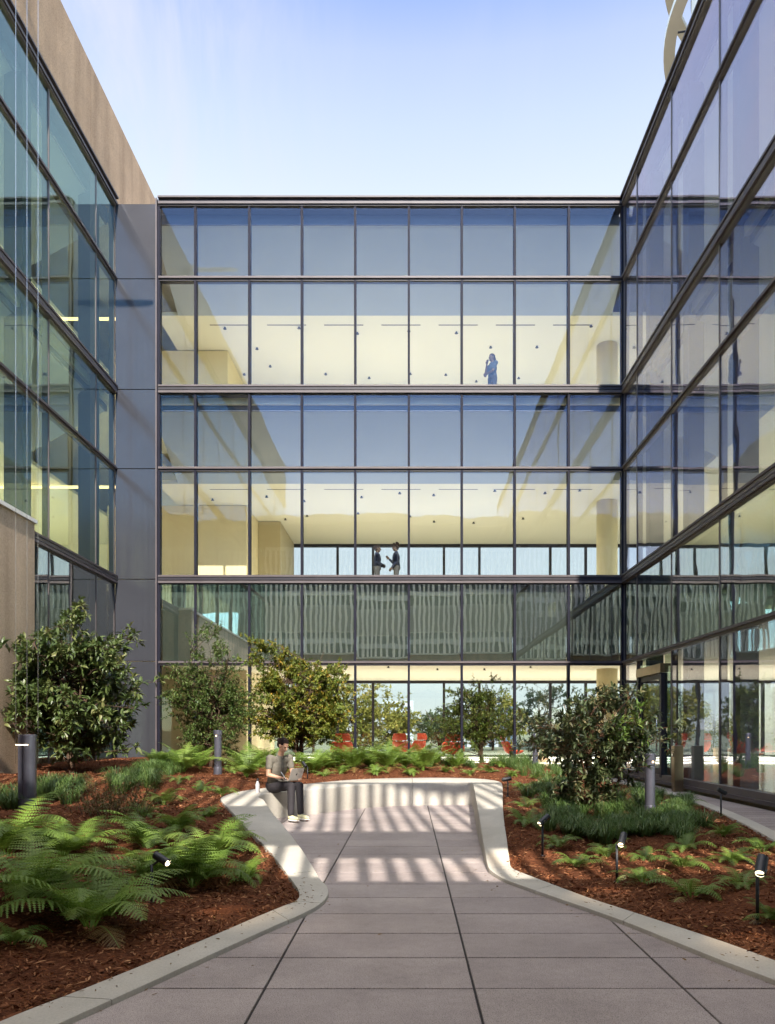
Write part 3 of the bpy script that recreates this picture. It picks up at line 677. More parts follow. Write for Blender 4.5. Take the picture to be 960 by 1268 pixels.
# ------------------------------------------------------------------ plants
def leaf_cloud(P, D, Ln, Wd, tone, fold=.25, droop=.2):
    # P base points, D directions; a leaf is four triangles, folded along its midrib and drooping at the tip
    n = len(P); D = D/np.linalg.norm(D, axis=1)[:, None]
    up = np.tile([0, 0, 1.0], (n, 1))+NR.normal(0, .35, (n, 3))
    S = np.cross(D, up); S /= np.linalg.norm(S, axis=1)[:, None]+1e-9; U = np.cross(S, D)
    L = Ln[:, None]; w2 = Wd[:, None]/2
    m1 = P+D*L*.30-U*L*droop*.05; m2 = P+D*L*.66-U*L*droop*.25; tip = P+D*L-U*L*droop
    V = np.stack([P, m1+S*w2*.9+U*w2*fold, m1, m1-S*w2*.9+U*w2*fold, m2+S*w2*.75+U*w2*fold, m2, m2-S*w2*.75+U*w2*fold, tip], 1)
    b_ = np.arange(n)[:, None]*8
    T = np.concatenate([b_+np.array([[0, 2, 1]]), b_+np.array([[0, 3, 2]]), b_+np.array([[4, 5, 7]]), b_+np.array([[5, 6, 7]])])
    Q = np.concatenate([b_+np.array([[1, 2, 5, 4]]), b_+np.array([[2, 3, 6, 5]])])
    return V.reshape(-1, 3), T.tolist()+Q.tolist(), np.repeat(tone, 8)
def leaf_obj(name, P, D, Ln, Wd, tone, m_, parent, **k):
    V, Fs, T = leaf_cloud(np.array(P), np.array(D), np.array(Ln), np.array(Wd), np.array(tone), **k)
    me = bpy.data.meshes.new(name); me.from_pydata(V.tolist(), [], Fs); me.materials.append(m_)
    at = me.attributes.new('tone', 'FLOAT', 'POINT'); at.data.foreach_set('value', T.astype(np.float32))
    o_ = bpy.data.objects.new(name, me); C.objects.link(o_); o_.parent = parent; return o_
def plant(name, label, cat, base, crown_c, crown_r, stems, n_br, twigs, per_twig, leaf, lw, lm, bm, seed, stem_r=.03, whorl=False, droop=.2, group=None, shape=None, extra=None, twig_len=.3, nobranch_below=.2):
    rs = np.random.RandomState(seed); root = empty(name, base, label, cat, group); q = MB()
    cc = np.array(crown_c); cr_ = np.array(crown_r); sp = []
    for s in range(stems):
        a_ = 2*math.pi*(s+rs.uniform(-.25, .25))/stems; top = cc+np.array([math.cos(a_)*cr_[0]*.5, math.sin(a_)*cr_[1]*.5, cr_[2]*rs.uniform(.45, .9)])
        if stems == 1: top = cc+np.array([0, 0, cr_[2]*.85])
        pts = []
        for u in np.linspace(0, 1, 9):
            p = np.array([math.cos(a_)*.05, math.sin(a_)*.05, -.05])*(1-u)+top*u
            p[:2] *= u**.75 if u > 0 else 1
            p += rs.normal(0, .02, 3)*np.linalg.norm(top)*(u > 0)*(u < 1)*.6; pts.append(p)
        rad = np.linspace(stem_r*(1 if s == 0 else rs.uniform(.65, .95)), stem_r*.18, 9)
        q.tube(pts, list(rad), 8); sp.append((np.array(pts), rad))
    P, D, Ln, Wd, Tn = [], [], [], [], []
    for b_ in range(n_br):
        while True:
            v = rs.normal(0, 1, 3); v /= np.linalg.norm(v); lump = 1+.8*mnoise(Vector(v*1.9)+Vector((seed*3.1, 0, 0))); rr_ = rs.uniform(.2, 1)**.45*lump; e = cc+v*cr_*rr_
            if mnoise(Vector(e*(2.2/max(cr_)))+Vector((0, seed*2.7, 0))) < -.16: continue
            if e[2] < nobranch_below: continue
            if shape is None or shape(e, rs): break
        pts_, rad = sp[rs.randint(stems)] if stems > 1 else sp[0]
        d_ = np.linalg.norm(pts_-e, axis=1)+np.where(pts_[:, 2] > e[2]-.05, 5, 0); i0 = int(np.argmin(d_)); i0 = max(i0, 1)
        s0 = pts_[i0]; mid = (s0+e)/2+np.array([0, 0, .06*np.linalg.norm(e-s0)])+rs.normal(0, .03, 3)
        q.tube([s0, mid, e], [rad[i0]*.55+.002, rad[i0]*.3+.002, .0025], 5, cap=False)
        bd = e-mid; bd /= np.linalg.norm(bd)+1e-9; bt = rs.normal(0, .10)
        for t_ in range(twigs):
            s = mid+(e-mid)*rs.uniform(.25, 1); td = bd+rs.normal(0, .65, 3)+np.array([0, 0, .25]); td /= np.linalg.norm(td); tl_ = twig_len*rs.uniform(.5, 1.15)
            te = s+td*tl_; q.tube([s, te], [.0035, .0015], 4, cap=False); tt = rs.normal(0, .12)
            for l_ in range(per_twig):
                if whorl and rs.rand() < .65: u = rs.uniform(.8, 1); sp_ = 1.0
                else: u = rs.uniform(.1, 1); sp_ = .8
                ld = td*.45+rs.normal(0, 1, 3)*sp_*.75+np.array([0, 0, .05]); P.append(s+(te-s)*u); D.append(ld)
                k_ = leaf*rs.uniform(.6, 1.25); Ln.append(k_); Wd.append(k_*lw*rs.uniform(.8, 1.15)); Tn.append(np.clip(.42+bt+tt+rs.normal(0, .16), 0, 1))
    if extra: extra(rs, P, D, Ln, Wd, Tn)
    leaf_obj('crown', P, D, Ln, Wd, Tn, lm, root, droop=droop)
    q.build('trunk', bm, root, True); return root

x_, y_, z_ = on_bed(90, 958)
print('tree base', x_, y_, z_)
plant('magnolia_tree', 'broad leafed evergreen shrub tree with glossy leaves behind the wide bollard at left', 'tree', (x_, y_, z_-.03),
      (-.05, 0, 1.66), (1.55, 1.4, 1.55), 6, 230, 5, 11, .165, .40, M['leaf_glossy'], M['bark'], 11, .05, True, .25, twig_len=.30, nobranch_below=.42)
x_, y_, z_ = on_bed(262, 951)
plant('slender_tree', 'wispy fine leafed tree behind the slim bollard, left of the amber maple', 'tree', (x_, y_, z_-.03), (0, 0, 1.6), (1.0, .9, 1.6), 4, 270, 6, 13, .07, .45, M['leaf_fine'], M['bark'], 12, .03, False, .2, twig_len=.30, nobranch_below=.3)
x_, y_, z_ = on_bed(368, 944)
plant('maple_tree', 'amber and olive maple with many fine stems behind the seated person', 'tree', (x_, y_, z_-.03), (.02, 0, 1.72), (1.72, 1.3, 1.5), 9, 320, 7, 15, .082, .62, M['leaf_maple'], M['bark'], 13, .03, False, .3, twig_len=.27, nobranch_below=.40)
x_, y_, z_ = on_bed(596, 942)
plant('young_tree', 'young green tree with a loose crown right of centre before the glass', 'tree', (x_, y_, z_-.03), (-.1, 0, 1.35), (1.12, .9, 1.15), 6, 160, 6, 14, .075, .5, M['leaf_birch'], M['bark'], 14, .026, False, .25, twig_len=.34, nobranch_below=.4)
x_, y_, z_ = on_bed(733, 1005)
def shoots(rs, P, D, Ln, Wd, Tn): pass
plant('camellia_shrub', 'large dark evergreen shrub with narrow leaves in the right bed', 'shrub', (x_, y_, z_-.03), (.02, 0, 1.20), (.90, .9, .62), 6, 140, 5, 12, .11, .34, M['leaf_bush'], M['bark_red'], 15, .028, True, .2, twig_len=.24, nobranch_below=.5)
x_, y_, z_ = on_bed(728, 1009)
plant('laurel_shrub', 'small dark shrub low under the large evergreen in the right bed', 'shrub', (x_, y_, z_-.03), (-.05, -.05, .50), (.52, .5, .40), 4, 34, 4, 10, .10, .42, M['leaf_bush'], M['bark_red'], 16, .014, True, .2, twig_len=.16, nobranch_below=.12)
x_, y_, z_ = on_bed(752, 1000)
plant('leafy_sapling', 'bright green young shoots rising through the dark evergreen shrub', 'shrub', (x_, y_-.25, z_-.03), (.10, -.75, 1.25), (.26, .2, .42), 3, 12, 3, 9, .10, .36, M['fern_lit'], M['bark_red'], 17, .010, False, .2, twig_len=.16, nobranch_below=.6)

# ferns -----------------------------------------------------------
def fern_mesh(seed, nf, L, pairs, lobes, arch=1.0, upright=.0):
    rs = np.random.RandomState(seed); V, Fs, T = [], [], []
    for f in range(nf):
        az = 2*math.pi*f/nf+rs.uniform(-.3, .3); ln = L*rs.uniform(.65, 1.1); el = math.radians(rs.uniform(48, 80)+upright*8); bend = arch*rs.uniform(.8, 1.25)
        tw = rs.normal(0, .25); tone = rs.uniform(.12, .70)
        if rs.rand() < .07: tone = 1.3; el = math.radians(rs.uniform(22, 40)); ln *= .8
        h = np.array([math.cos(az), math.sin(az), 0]); sd = np.array([-math.sin(az), math.cos(az), 0])
        p = h*.02; pts, dr = [], []
        ns = 28
        for i in range(ns+1):
            s = i/ns; e = el-bend*1.75*s**1.25; d = h*math.cos(e)+np.array([0, 0, 1])*math.sin(e)+sd*tw*s; d /= np.linalg.norm(d)
            pts.append(p.copy()); dr.append(d); p = p+d*ln/ns
        pts = np.array(pts); dr = np.array(dr)
        k = len(V)
        for i in range(ns+1):
            r_ = .004*(1-i/ns)+.001; V += [pts[i]+sd*r_, pts[i]-sd*r_]; T += [tone*.6]*2
        for i in range(ns): Fs.append((k+2*i, k+2*i+1, k+2*i+3, k+2*i+2))
        for i in range(pairs):
            s = .16+.84*(i+.5)/pairs; fi = min(s*ns, ns-.001); i0 = int(fi); b_ = pts[i0]+(pts[i0+1]-pts[i0])*(fi-i0); d = dr[i0]
            pl = ln*.235*(math.sin(math.pi*min(1, (s-.02)*1.0)**.62)**.8)*(1-.15*s)+.006
            nrm = np.cross(sd, d); nrm /= np.linalg.norm(nrm)
            for sg in (1, -1):
                pd = sd*sg*.93+d*(.36+.2*s)-nrm*0+np.array([0, 0, -.16]); pd += rs.normal(0, .05, 3); pd /= np.linalg.norm(pd)
                q_ = np.cross(pd, nrm); q_ /= np.linalg.norm(q_); lw_ = ln*.92*.84/pairs*.80*(1-.3*s)
                to = np.clip(tone+rs.normal(0, .06), 0, 1.2 if tone > 1 else .86)
                for m_ in range(lobes):
                    u0, u1 = m_/lobes, (m_+1)/lobes; c0 = b_+pd*pl*u0-np.array([0, 0, .12*pl*u0**2]); c1 = b_+pd*pl*u1-np.array([0, 0, .12*pl*u1**2]); tp = (c0+c1)/2+pd*pl/lobes*.35
                    wd_ = lw_*(1-.75*u0)
                    k = len(V); V += [c0, c1, tp+q_*wd_, tp-q_*wd_]; T += [to*.85, to, min(to+.1, .88) if tone < 1 else 1, min(to+.1, .88) if tone < 1 else 1]; Fs += [(k, k+1, k+2), (k, k+3, k+1)]
    me = bpy.data.meshes.new('fern'); me.from_pydata([tuple(v) for v in V], [], Fs)
    at = me.attributes.new('tone', 'FLOAT', 'POINT'); at.data.foreach_set('value', np.clip(np.array(T), 0, 1).astype(np.float32)); return me
big = [fern_mesh(100+i, 22, .60, 22, 8, .88) for i in range(3)]
midf = [fern_mesh(110+i, 17, .45, 18, 6, 1.05) for i in range(3)]
tall = [fern_mesh(120+i, 22, .62, 18, 6, .75, 1) for i in range(2)]
small = [fern_mesh(130+i, 11, .26, 14, 6, 1.1) for i in range(4)]
def recol(ms, m_):
    out_ = []
    for a_ in ms:
        b_ = a_.copy(); b_.materials.clear(); b_.materials.append(M[m_]); out_.append(b_)
    return out_
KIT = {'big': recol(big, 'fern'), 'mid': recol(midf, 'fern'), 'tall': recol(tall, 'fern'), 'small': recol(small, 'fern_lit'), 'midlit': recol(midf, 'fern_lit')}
GF = {'l': 'ferns in the left bed', 'b': 'ferns behind the seat wall', 'r': 'ferns in the right bed'}
ferns = [
 # px, py, kit, scale, group, label
 (112, 1150, 'big', 1.5, 'l', 'largest fern at the front of the left bed, broad fronds over the mulch'),
 (40, 1118, 'big', 1.4, 'l', 'big fern at the left edge, behind the largest front fern'),
 (8, 1060, 'big', 1.45, 'l', 'tall fern at the left edge just before the wide bollard'),
 (78, 1062, 'big', 1.25, 'l', 'dense fern between the wide bollard and the front fern'),
 (196, 1095, 'big', 1.15, 'l', 'fern just left of the black spotlight in the left bed'),
 (240, 1098, 'big', 1.4, 'l', 'fern just right of the black spotlight in the left bed'),
 (262, 1066, 'mid', 1.8, 'l', 'bushy fern by the kerb behind the left spotlight'),
 (182, 1052, 'midlit', 1.75, 'l', 'yellow green fern in the middle of the left bed'),
 (306, 1092, 'mid', .85, 'l', 'small fern alone beside the sloping left arm of the seat wall'),
 (203, 996, 'midlit', 1.15, 'l', 'bright fern on the mulch right of the dry seed heads'),
 (258, 1012, 'mid', .62, 'l', 'small dark fern by the rounded start of the seat wall at left'),
 (250, 978, 'small', 1.35, 'l', 'low bright fern on the lit mulch in front of the slim bollard'),
 (222, 968, 'small', 1.3, 'l', 'low bright fern left of the slim bollard'),
 (228, 955, 'tall', 1.3, 'l', 'feathery fern at the foot of the wispy tree'),
 (286, 958, 'small', 1.6, 'l', 'leafy fern just right of the slim bollard'),
 (305, 962, 'tall', 1.3, 'l', 'fern left of the seated person, above the seat wall'),
 (326, 952, 'tall', 1.3, 'l', 'tall fern directly behind the seated person'),
 (14, 1170, 'small', 1.2, 'l', 'single sparse fern on the dark mulch at the lower left edge'),
 (288, 1050, 'mid', 1.1, 'l', 'fern leaning over the sloping left arm of the seat wall'),
 (222, 1030, 'mid', 1.2, 'l', 'fern at the back of the big fern group in the left bed'),
 (178, 1012, 'midlit', .8, 'l', 'pale fern just right of the dry seed heads'),
 (275, 985, 'small', 1.4, 'l', 'low fern at the tip of the seat wall, before the slim bollard'),
 (345, 962, 'tall', 1.1, 'l', 'fern between the seated person and the trunk of the amber maple'),
 (458, 951, 'tall', 1.3, 'b', 'fern filling the gap between the tallest and the second tall fern'),
 (502, 951, 'tall', 1.3, 'b', 'fern filling the gap between the second and third tall ferns'),
 (566, 951, 'tall', 1.0, 'b', 'feathery fern at the foot of the young tree'),
 (196, 950, 'tall', 1.0, 'l', 'fern between the magnolia like tree and the wispy tree'),
 (248, 952, 'tall', 1.0, 'l', 'fern just left of the slim bollard, against the wispy trunk'),
 (300, 948, 'tall', 1.0, 'l', 'fern at the back between the wispy tree and the seated person'),
 (420, 949, 'tall', 1.1, 'b', 'fern before the first red chair, left of the tallest fern'),
 (466, 959, 'mid', 1.0, 'b', 'spreading fern at the front below the second tall fern'),
 (508, 960, 'mid', .95, 'b', 'spreading fern at the front below the third tall fern'),
 (538, 949, 'tall', 1.1, 'b', 'fern before the red chair left of the young tree'),
 (620, 950, 'mid', .9, 'b', 'fern in the grass right of the young tree'),
 (402, 962, 'small', 1.5, 'b', 'low bright fern touching the back edge of the seat wall near the laptop'),
 (424, 958, 'mid', .9, 'b', 'low spreading fern left of the tallest fern behind the seat wall'),
 (388, 958, 'tall', 1.35, 'b', 'fern beside the laptop above the back of the seat wall'),
 (408, 952, 'tall', 1.2, 'b', 'fern under the right side of the amber maple'),
 (438, 954, 'tall', 1.6, 'b', 'tallest fern at the middle of the bed behind the seat wall'),
 (480, 953, 'tall', 1.5, 'b', 'second tall fern behind the seat wall, right of the tallest'),
 (524, 955, 'tall', 1.45, 'b', 'third tall fern behind the seat wall, left of the young tree'),
 (552, 957, 'mid', .75, 'b', 'low fern behind the seat wall under the young tree'),
 (582, 960, 'small', 1.5, 'b', 'low fern right of centre along the back of the seat wall'),
 (606, 957, 'small', 1.6, 'b', 'low fern at the right end of the seat wall'),
 (634, 962, 'mid', .7, 'b', 'fern beyond the right end of the seat wall near the thin bollard'),
 (648, 978, 'small', 1.5, 'r', 'bright fern beside the right arm of the seat wall'),
 (652, 1000, 'small', 1.3, 'r', 'bright fern below the dark grass beside the right arm'),
 (651, 1021, 'small', 1.6, 'r', 'fern left of the first spotlight from the seat wall'),
 (692, 1048, 'small', 1.25, 'r', 'fern at the left front edge of the grass clump'),
 (714, 1073, 'small', 1.35, 'r', 'fern standing between the first and second spotlights'),
 (752, 1061, 'small', 1.45, 'r', 'fern just behind the second spotlight'),
 (799, 1064, 'small', 1.1, 'r', 'fern at the front of the grass clump below the round bollard'),
 (796, 1093, 'small', 1.5, 'r', 'darker fern right of the second spotlight, low on the mulch'),
 (845, 1076, 'small', 1.4, 'r', 'fern in the middle of the open mulch of the right bed'),
 (856, 1112, 'small', 1.6, 'r', 'fern nearest the low kerb of the right bed'),
 (850, 1052, 'small', 1.5, 'r', 'upright fern at the right end of the grass clump'),
 (896, 1036, 'mid', .75, 'r', 'fern by the side path right of the black spotlight there'),
 (906, 1068, 'mid', .8, 'r', 'broad fern left of the nearest right spotlight'),
 (920, 1098, 'small', 1.3, 'r', 'fern close to the stem of the nearest right spotlight'),
 (958, 1142, 'midlit', .7, 'r', 'fern cut by the right edge beside the nearest spotlight'),
 (945, 1054, 'small', 1.5, 'r', 'fern against the side path kerb near the right edge'),
 (846, 1000, 'small', 1.6, 'r', 'fern between the round bollard and the side path kerb'),
 (815, 990, 'midlit', .6, 'r', 'bright fern behind the round bollard of the right bed'),
 (664, 964, 'midlit', .7, 'r', 'fern at the back of the right bed by the thin bollard'),
]
for i, (px, py, kit, sc, gk, lab) in enumerate(ferns):
    ms = KIT[kit]; x_, y_, z_ = on_bed(px, py); sc *= 1.06 if kit == 'tall' else 1
    o_ = bpy.data.objects.new('fern', ms[i % len(ms)]); C.objects.link(o_); o_.location = (x_, y_, z_-.01); o_.rotation_euler = (R.gauss(0, .05), R.gauss(0, .05), R.uniform(0, 6.28))
    o_.scale = (sc*R.uniform(.93, 1.07), sc*R.uniform(.93, 1.07), sc*R.uniform(.9, 1.1)); tag(o_, lab, 'fern', GF[gk])

# dry seed heads (astilbe)
x_, y_, z_ = on_bed(140, 1012)
ar = empty('astilbe_plant', (x_, y_, z_), 'drying brown and olive plant with nodding seed heads left of the bright fern', 'plant')
P, D, Ln, Wd, Tn = [], [], [], [], []; q = MB(); rs = np.random.RandomState(5)
for i in range(70):
    bx_, by_ = rs.normal(0, .24), rs.normal(0, .22); hgt = rs.uniform(.22, .5); tip = np.array([bx_*1.5+rs.normal(0, .05), by_*1.5+rs.normal(0, .05), hgt])
    q.tube([(bx_, by_, 0), tip], [.003, .0015], 4, cap=False)
    for j in range(26):
        u = rs.uniform(.25, 1); P.append(np.array([bx_, by_, 0])*(1-u)+tip*u+rs.normal(0, .02, 3)); D.append(rs.normal(0, 1, 3)+np.array([0, 0, -.5])); l_ = rs.uniform(.02, .055); Ln.append(l_); Wd.append(l_*.45); Tn.append(rs.uniform(0, 1))
leaf_obj('seed_head', P, D, Ln, Wd, Tn, M['dry'], ar); q.build('stem', M['bark'], ar)

# grass -----------------------------------------------------------
def grass(name, label, tufts, seed):
    rs = np.random.RandomState(seed); V, Fs, T = [], [], []
    for (x_, y_, z_, r_, h_, n_) in tufts:
        for i in range(n_):
            az = rs.uniform(0, 6.283); rb = r_*.35*math.sqrt(rs.rand()); b_ = np.array([x_+math.cos(az)*rb, y_+math.sin(az)*rb, z_-.01]); a2 = az+rs.normal(0, .5)
            h = np.array([math.cos(a2), math.sin(a2), 0]); sd = np.array([-math.sin(a2), math.cos(a2), 0]); H = h_*rs.uniform(.6, 1.15); Rr = r_*rs.uniform(.35, 1.1); wd_ = rs.uniform(.0035, .006); to = np.clip(rs.normal(.4, .2), 0, 1)
            k = len(V)
            for s, zz in ((0, 0), (.3, .72), (.62, 1.0), (1, .72)):
                p = b_+h*Rr*s+np.array([0, 0, H*zz]); ww = wd_*(1-s*.85); V += [p+sd*ww, p-sd*ww]; T += [to, to]
            for s in range(3): Fs.append((k+2*s, k+2*s+1, k+2*s+3, k+2*s+2))
    o_ = np_mesh(name, np.array(V), np.array(Fs), M['grass'], T); return tag(o_, label, 'grass', kind='stuff')
def tufts(pts, n, jx, jy, r_, h_, nb, seed):
    rs = np.random.RandomState(seed); out_ = []
    for px, py in pts:
        for i in range(n):
            x_, y_, z_ = on_bed(px+rs.normal(0, jx), py+rs.normal(0, jy))
            if inside(patio_poly, np.array(x_), np.array(y_)) or x_ > k2x(y_)-.2: continue
            out_.append((x_, y_, float(g(x_, y_)), r_*rs.uniform(.8, 1.2), h_*rs.uniform(.8, 1.2), nb))
    return out_
grass('grass_clump', 'dark mondo grass spreading round the evergreen shrub in the right bed',
      tufts([(690, 1022), (715, 1032), (740, 1038), (765, 1034), (790, 1028), (815, 1030), (838, 1032), (700, 1008), (690, 992), (760, 1010), (790, 1000), (828, 1012), (845, 1020), (700, 975), (672, 985), (770, 990), (810, 985), (840, 995)], 7, 9, 5, .23, .20, 130, 1)
      + tufts([(640, 950), (665, 955), (690, 958), (655, 945), (625, 945)], 6, 9, 3, .26, .24, 90, 2), 21)
grass('grass_clump', 'dark grass round the trunks and the bollards in the left bed',
      tufts([(75, 990), (100, 985), (60, 985), (185, 968), (170, 962), (150, 975), (205, 950), (195, 957), (215, 945), (20, 995)], 6, 9, 4, .28, .24, 110, 3)
      + tufts([(400, 945), (350, 945), (560, 945), (590, 948), (530, 944), (470, 942)], 4, 9, 3, .26, .22, 80, 4), 22)

# fallen leaves and bark crumbs on the paving, kerbs and beds
n = 420; lx = NR.uniform(-4, 4, n); ly = 3.2+NR.beta(1.3, 1.6, n)*13; lz = np.where(inside(np.array([[*q[:2]] for q in RIB]+[[9, 2], [9, -6], [-9, -6], [-9, 2]]), lx, ly), .004, g(lx, ly)+.03)
onk = inside(patio_poly, lx, ly); edge = np.min(np.hypot(lx[:, None]-RIB[None, ::3, 0], ly[:, None]-RIB[None, ::3, 1]), axis=1); keep = ((~onk) | (edge < NR.exponential(.35, n))) & (inside(inner_poly, lx, ly) | ~inside(outer_poly, lx, ly)) & (lx < k2x(ly)-.15)
ang = NR.uniform(0, 6.28, n); dv = np.stack([np.cos(ang), np.sin(ang), NR.normal(.05, .1, n)], -1); ll = NR.uniform(.015, .05, n)
Pk = np.stack([lx, ly, lz], -1)[keep]
dk, lk_, wk = dv[keep], ll[keep], ll[keep]*.5
n2 = 520; ri = NR.randint(0, len(RIB), n2); uu = np.clip(NR.beta(3, 1.2, n2), .02, .98); spl = NR.rand(n2) < .25   # crumbs of bark spilled on the kerb and its foot
uu[spl] = -NR.exponential(.25, spl.sum())
P2 = np.c_[RIB[ri, 0]*(1-uu)+RIB[ri, 2]*uu, RIB[ri, 1]*(1-uu)+RIB[ri, 3]*uu, np.where(spl, .004, RIB[ri, 4]+.003)]+np.c_[NR.normal(0, .03, n2), NR.normal(0, .03, n2), np.zeros(n2)]
near = RIB[ri, 4] < .2; P2 = P2[near]; a2 = NR.uniform(0, 6.28, len(P2)); l2 = NR.uniform(.012, .04, len(P2))
Pk = np.r_[Pk, P2]; dk = np.r_[dk, np.c_[np.cos(a2), np.sin(a2), np.full(len(P2), .04)]]; lk_ = np.r_[lk_, l2]; wk = np.r_[wk, l2*.28]
V, Fs, T = leaf_cloud(Pk, dk, lk_, wk, np.r_[NR.uniform(0, 1, keep.sum()), NR.uniform(0, .35, len(P2))], .3, -.1)
me = bpy.data.meshes.new('fallen_leaves'); me.from_pydata(V.tolist(), [], Fs); me.materials.append(M['leaf_litter'])
at = me.attributes.new('tone', 'FLOAT', 'POINT'); at.data.foreach_set('value', T.astype(np.float32))
o_ = bpy.data.objects.new('fallen_leaves', me); C.objects.link(o_); tag(o_, 'small dry fallen leaves scattered on the mulch and along the kerbs', 'leaves', kind='stuff')
# ------------------------------------------------------------------ bollards, post, spotlights
def place_bed(px, py): return on_bed(px, py)
def bollard(px, py, h, r, label, split=False):
    x_, y_, z_ = on_bed(px, py); t_ = empty('bollard', (x_, y_, z_-.04), label, 'bollard light', 'bollard lights in the planting beds'); t_.rotation_euler = (0, 0, math.atan2(-x_, y_)*1.0*-1)
    q = MB(); q.lathe([(r*.98, 0), (r*1.0, .01), (r*1.0, .19), (r*.97, .20)], 32); q.build('base', M['bollard'], t_, True).modifiers.new('s', 'EDGE_SPLIT')
    q = MB(); hc = .13 if split else .10
    q.lathe([(r*1.0, h-hc), (r*1.0, h-.006), (r*.96, h)], 32); q.build('cap', M['bollard'], t_, True).modifiers.new('s', 'EDGE_SPLIT')
    q = MB()
    if split:                                      # two half shafts with an open slot facing the patio
        for sg in (-1, 1):
            pts = [(sg*r*.10, -r*.60)]+[(sg*r*math.cos(a_), r*math.sin(a_)) for a_ in np.linspace(-1.15, 1.45, 12)]+[(sg*r*.10, r*.98)]
            n_ = len(pts); vs = [(a_, b_, z) for z in (.20, h-hc) for a_, b_ in pts]
            q.add(vs, [(k, (k+1) % n_, n_+(k+1) % n_, n_+k) for k in range(n_)]+[tuple(range(n_)), tuple(range(n_, 2*n_))])
        q.build('shaft', M['bollard'], t_)
        q = MB(); q.box((-r*.10, -r*.2, .2), (r*.10, r*.9, h-hc)); q.build('slot', M['bollard_slot'], t_)
        q = MB()
        for sg in (-1, 1): q.box((sg*r*.5-r*.36, -r*.9, h-hc-.012), (sg*r*.5+r*.36, -r*.55, h-hc-.001))
        q.build('lens', M['lens'], t_)
    else:
        q.lathe([(r*.86, .20), (r*.86, h-hc)], 32); q.build('shaft', M['bollard'], t_, True).modifiers.new('s', 'EDGE_SPLIT')
        q = MB(); q.tube([(0, -r*.80, h-hc-.02), (0, -r*.90, h-hc-.02)], r*.20, 12); q.build('lens', M['lens_dim'], t_)
    return t_
bollard(34, 1003, 1.06, .115, 'wide grey bollard light with a lit split front at the left edge', True)
bollard(270, 959, 1.0, .092, 'slim round bollard light in front of the wispy tree')
bollard(805, 1010, .98, .088, 'round grey bollard light in the grass of the right bed')
bollard(663, 951, .95, .085, 'thin bollard light at the back by the far glass, left of the evergreen shrub')
x_, y_ = 5.98, 17.15
pt = empty('push_button_post', (x_, y_, .15), 'square bronze post beside the glass wall on the side path', 'post')
q = MB(); q.box((-.10, -.10, 0), (.10, .10, 1.02)); q.build('shaft', M['bronze_post'], pt, bevel=.006)
q = MB(); q.box((-.12, -.035, .98-.2), (-.101, .035, .98-.13)); q.build('push_plate', M['chrome'], pt)

def spot(hx, hy, bx, by, label, aim, lit=True, size=1.0, r=.034):
    x_, y_, z_ = on_bed(bx, by); zt = EYE-(hy-HY)*y_/F; xh = (hx-CX)*y_/F
    t_ = empty('garden_spotlight', (x_, y_, z_-.02), label, 'spotlight', 'black garden spotlights')
    H = zt-z_; a = Vector(aim).normalized()
    q = MB(); q.tube([(0, 0, 0), (0, 0, H-.04)], .013, 10); q.tube([(0, 0, 0), (0, 0, .03)], .03, 12); q.build('stem', M['black_metal'], t_, True)
    hc = Vector((xh-x_, 0, H+.01)); L_ = .15*size
    q = MB(); q.tube([hc-a*L_*.5, hc-a*L_*.48, hc+a*L_*.5, hc+a*L_*.5], [r*.8, r, r, r*.86], 20); q.tube([(0, 0, H-.05), hc], .010, 8)
    hd = q.build('lamp_head', M['black_metal'], t_, True); hd.modifiers.new('s', 'EDGE_SPLIT')
    q = MB(); c_ = hc+a*(L_*.5+.002); q.tube([c_, c_+a*.003], r*.80, 20); q.build('lens', M['lens'] if lit else M['black_metal'], hd)
    if lit:
        ld = bpy.data.lights.new('spot_beam', 'SPOT'); ld.energy = 7; ld.color = (1, .70, .40); ld.spot_size = math.radians(55); ld.spot_blend = .8; ld.shadow_soft_size = .03
        lo = bpy.data.objects.new('spot_beam', ld); C.objects.link(lo); lo.parent = hd; lo.location = c_+a*.012; lo.rotation_euler = a.to_track_quat('-Z', 'Y').to_euler()
spot(200, 1062, 188, 1119, 'black spotlight among the ferns of the left bed', (.75, -.35, -.35))
spot(674, 1014, 672, 1060, 'first black spotlight beside the right arm of the seat wall', (-.7, -.35, -.55))
spot(771, 1038, 764, 1093, 'second black spotlight with a lit lens in the middle of the right bed', (-.35, -.6, -.55))
spot(943, 1070, 938, 1145, 'nearest black spotlight with a lit lens at the right edge', (-.4, -.6, -.6), size=1.1, r=.042)
spot(894, 979, 893, 1011, 'black spotlight on the side path kerb, turned away', (.65, .1, -.35), False)
spot(628, 964, 629, 986, 'short black spotlight at the end of the seat wall back', (-.9, -.1, -.12), False)
spot(377, 946, 381, 966, 'black spotlight half hidden behind the laptop', (.5, -.5, -.6), False)

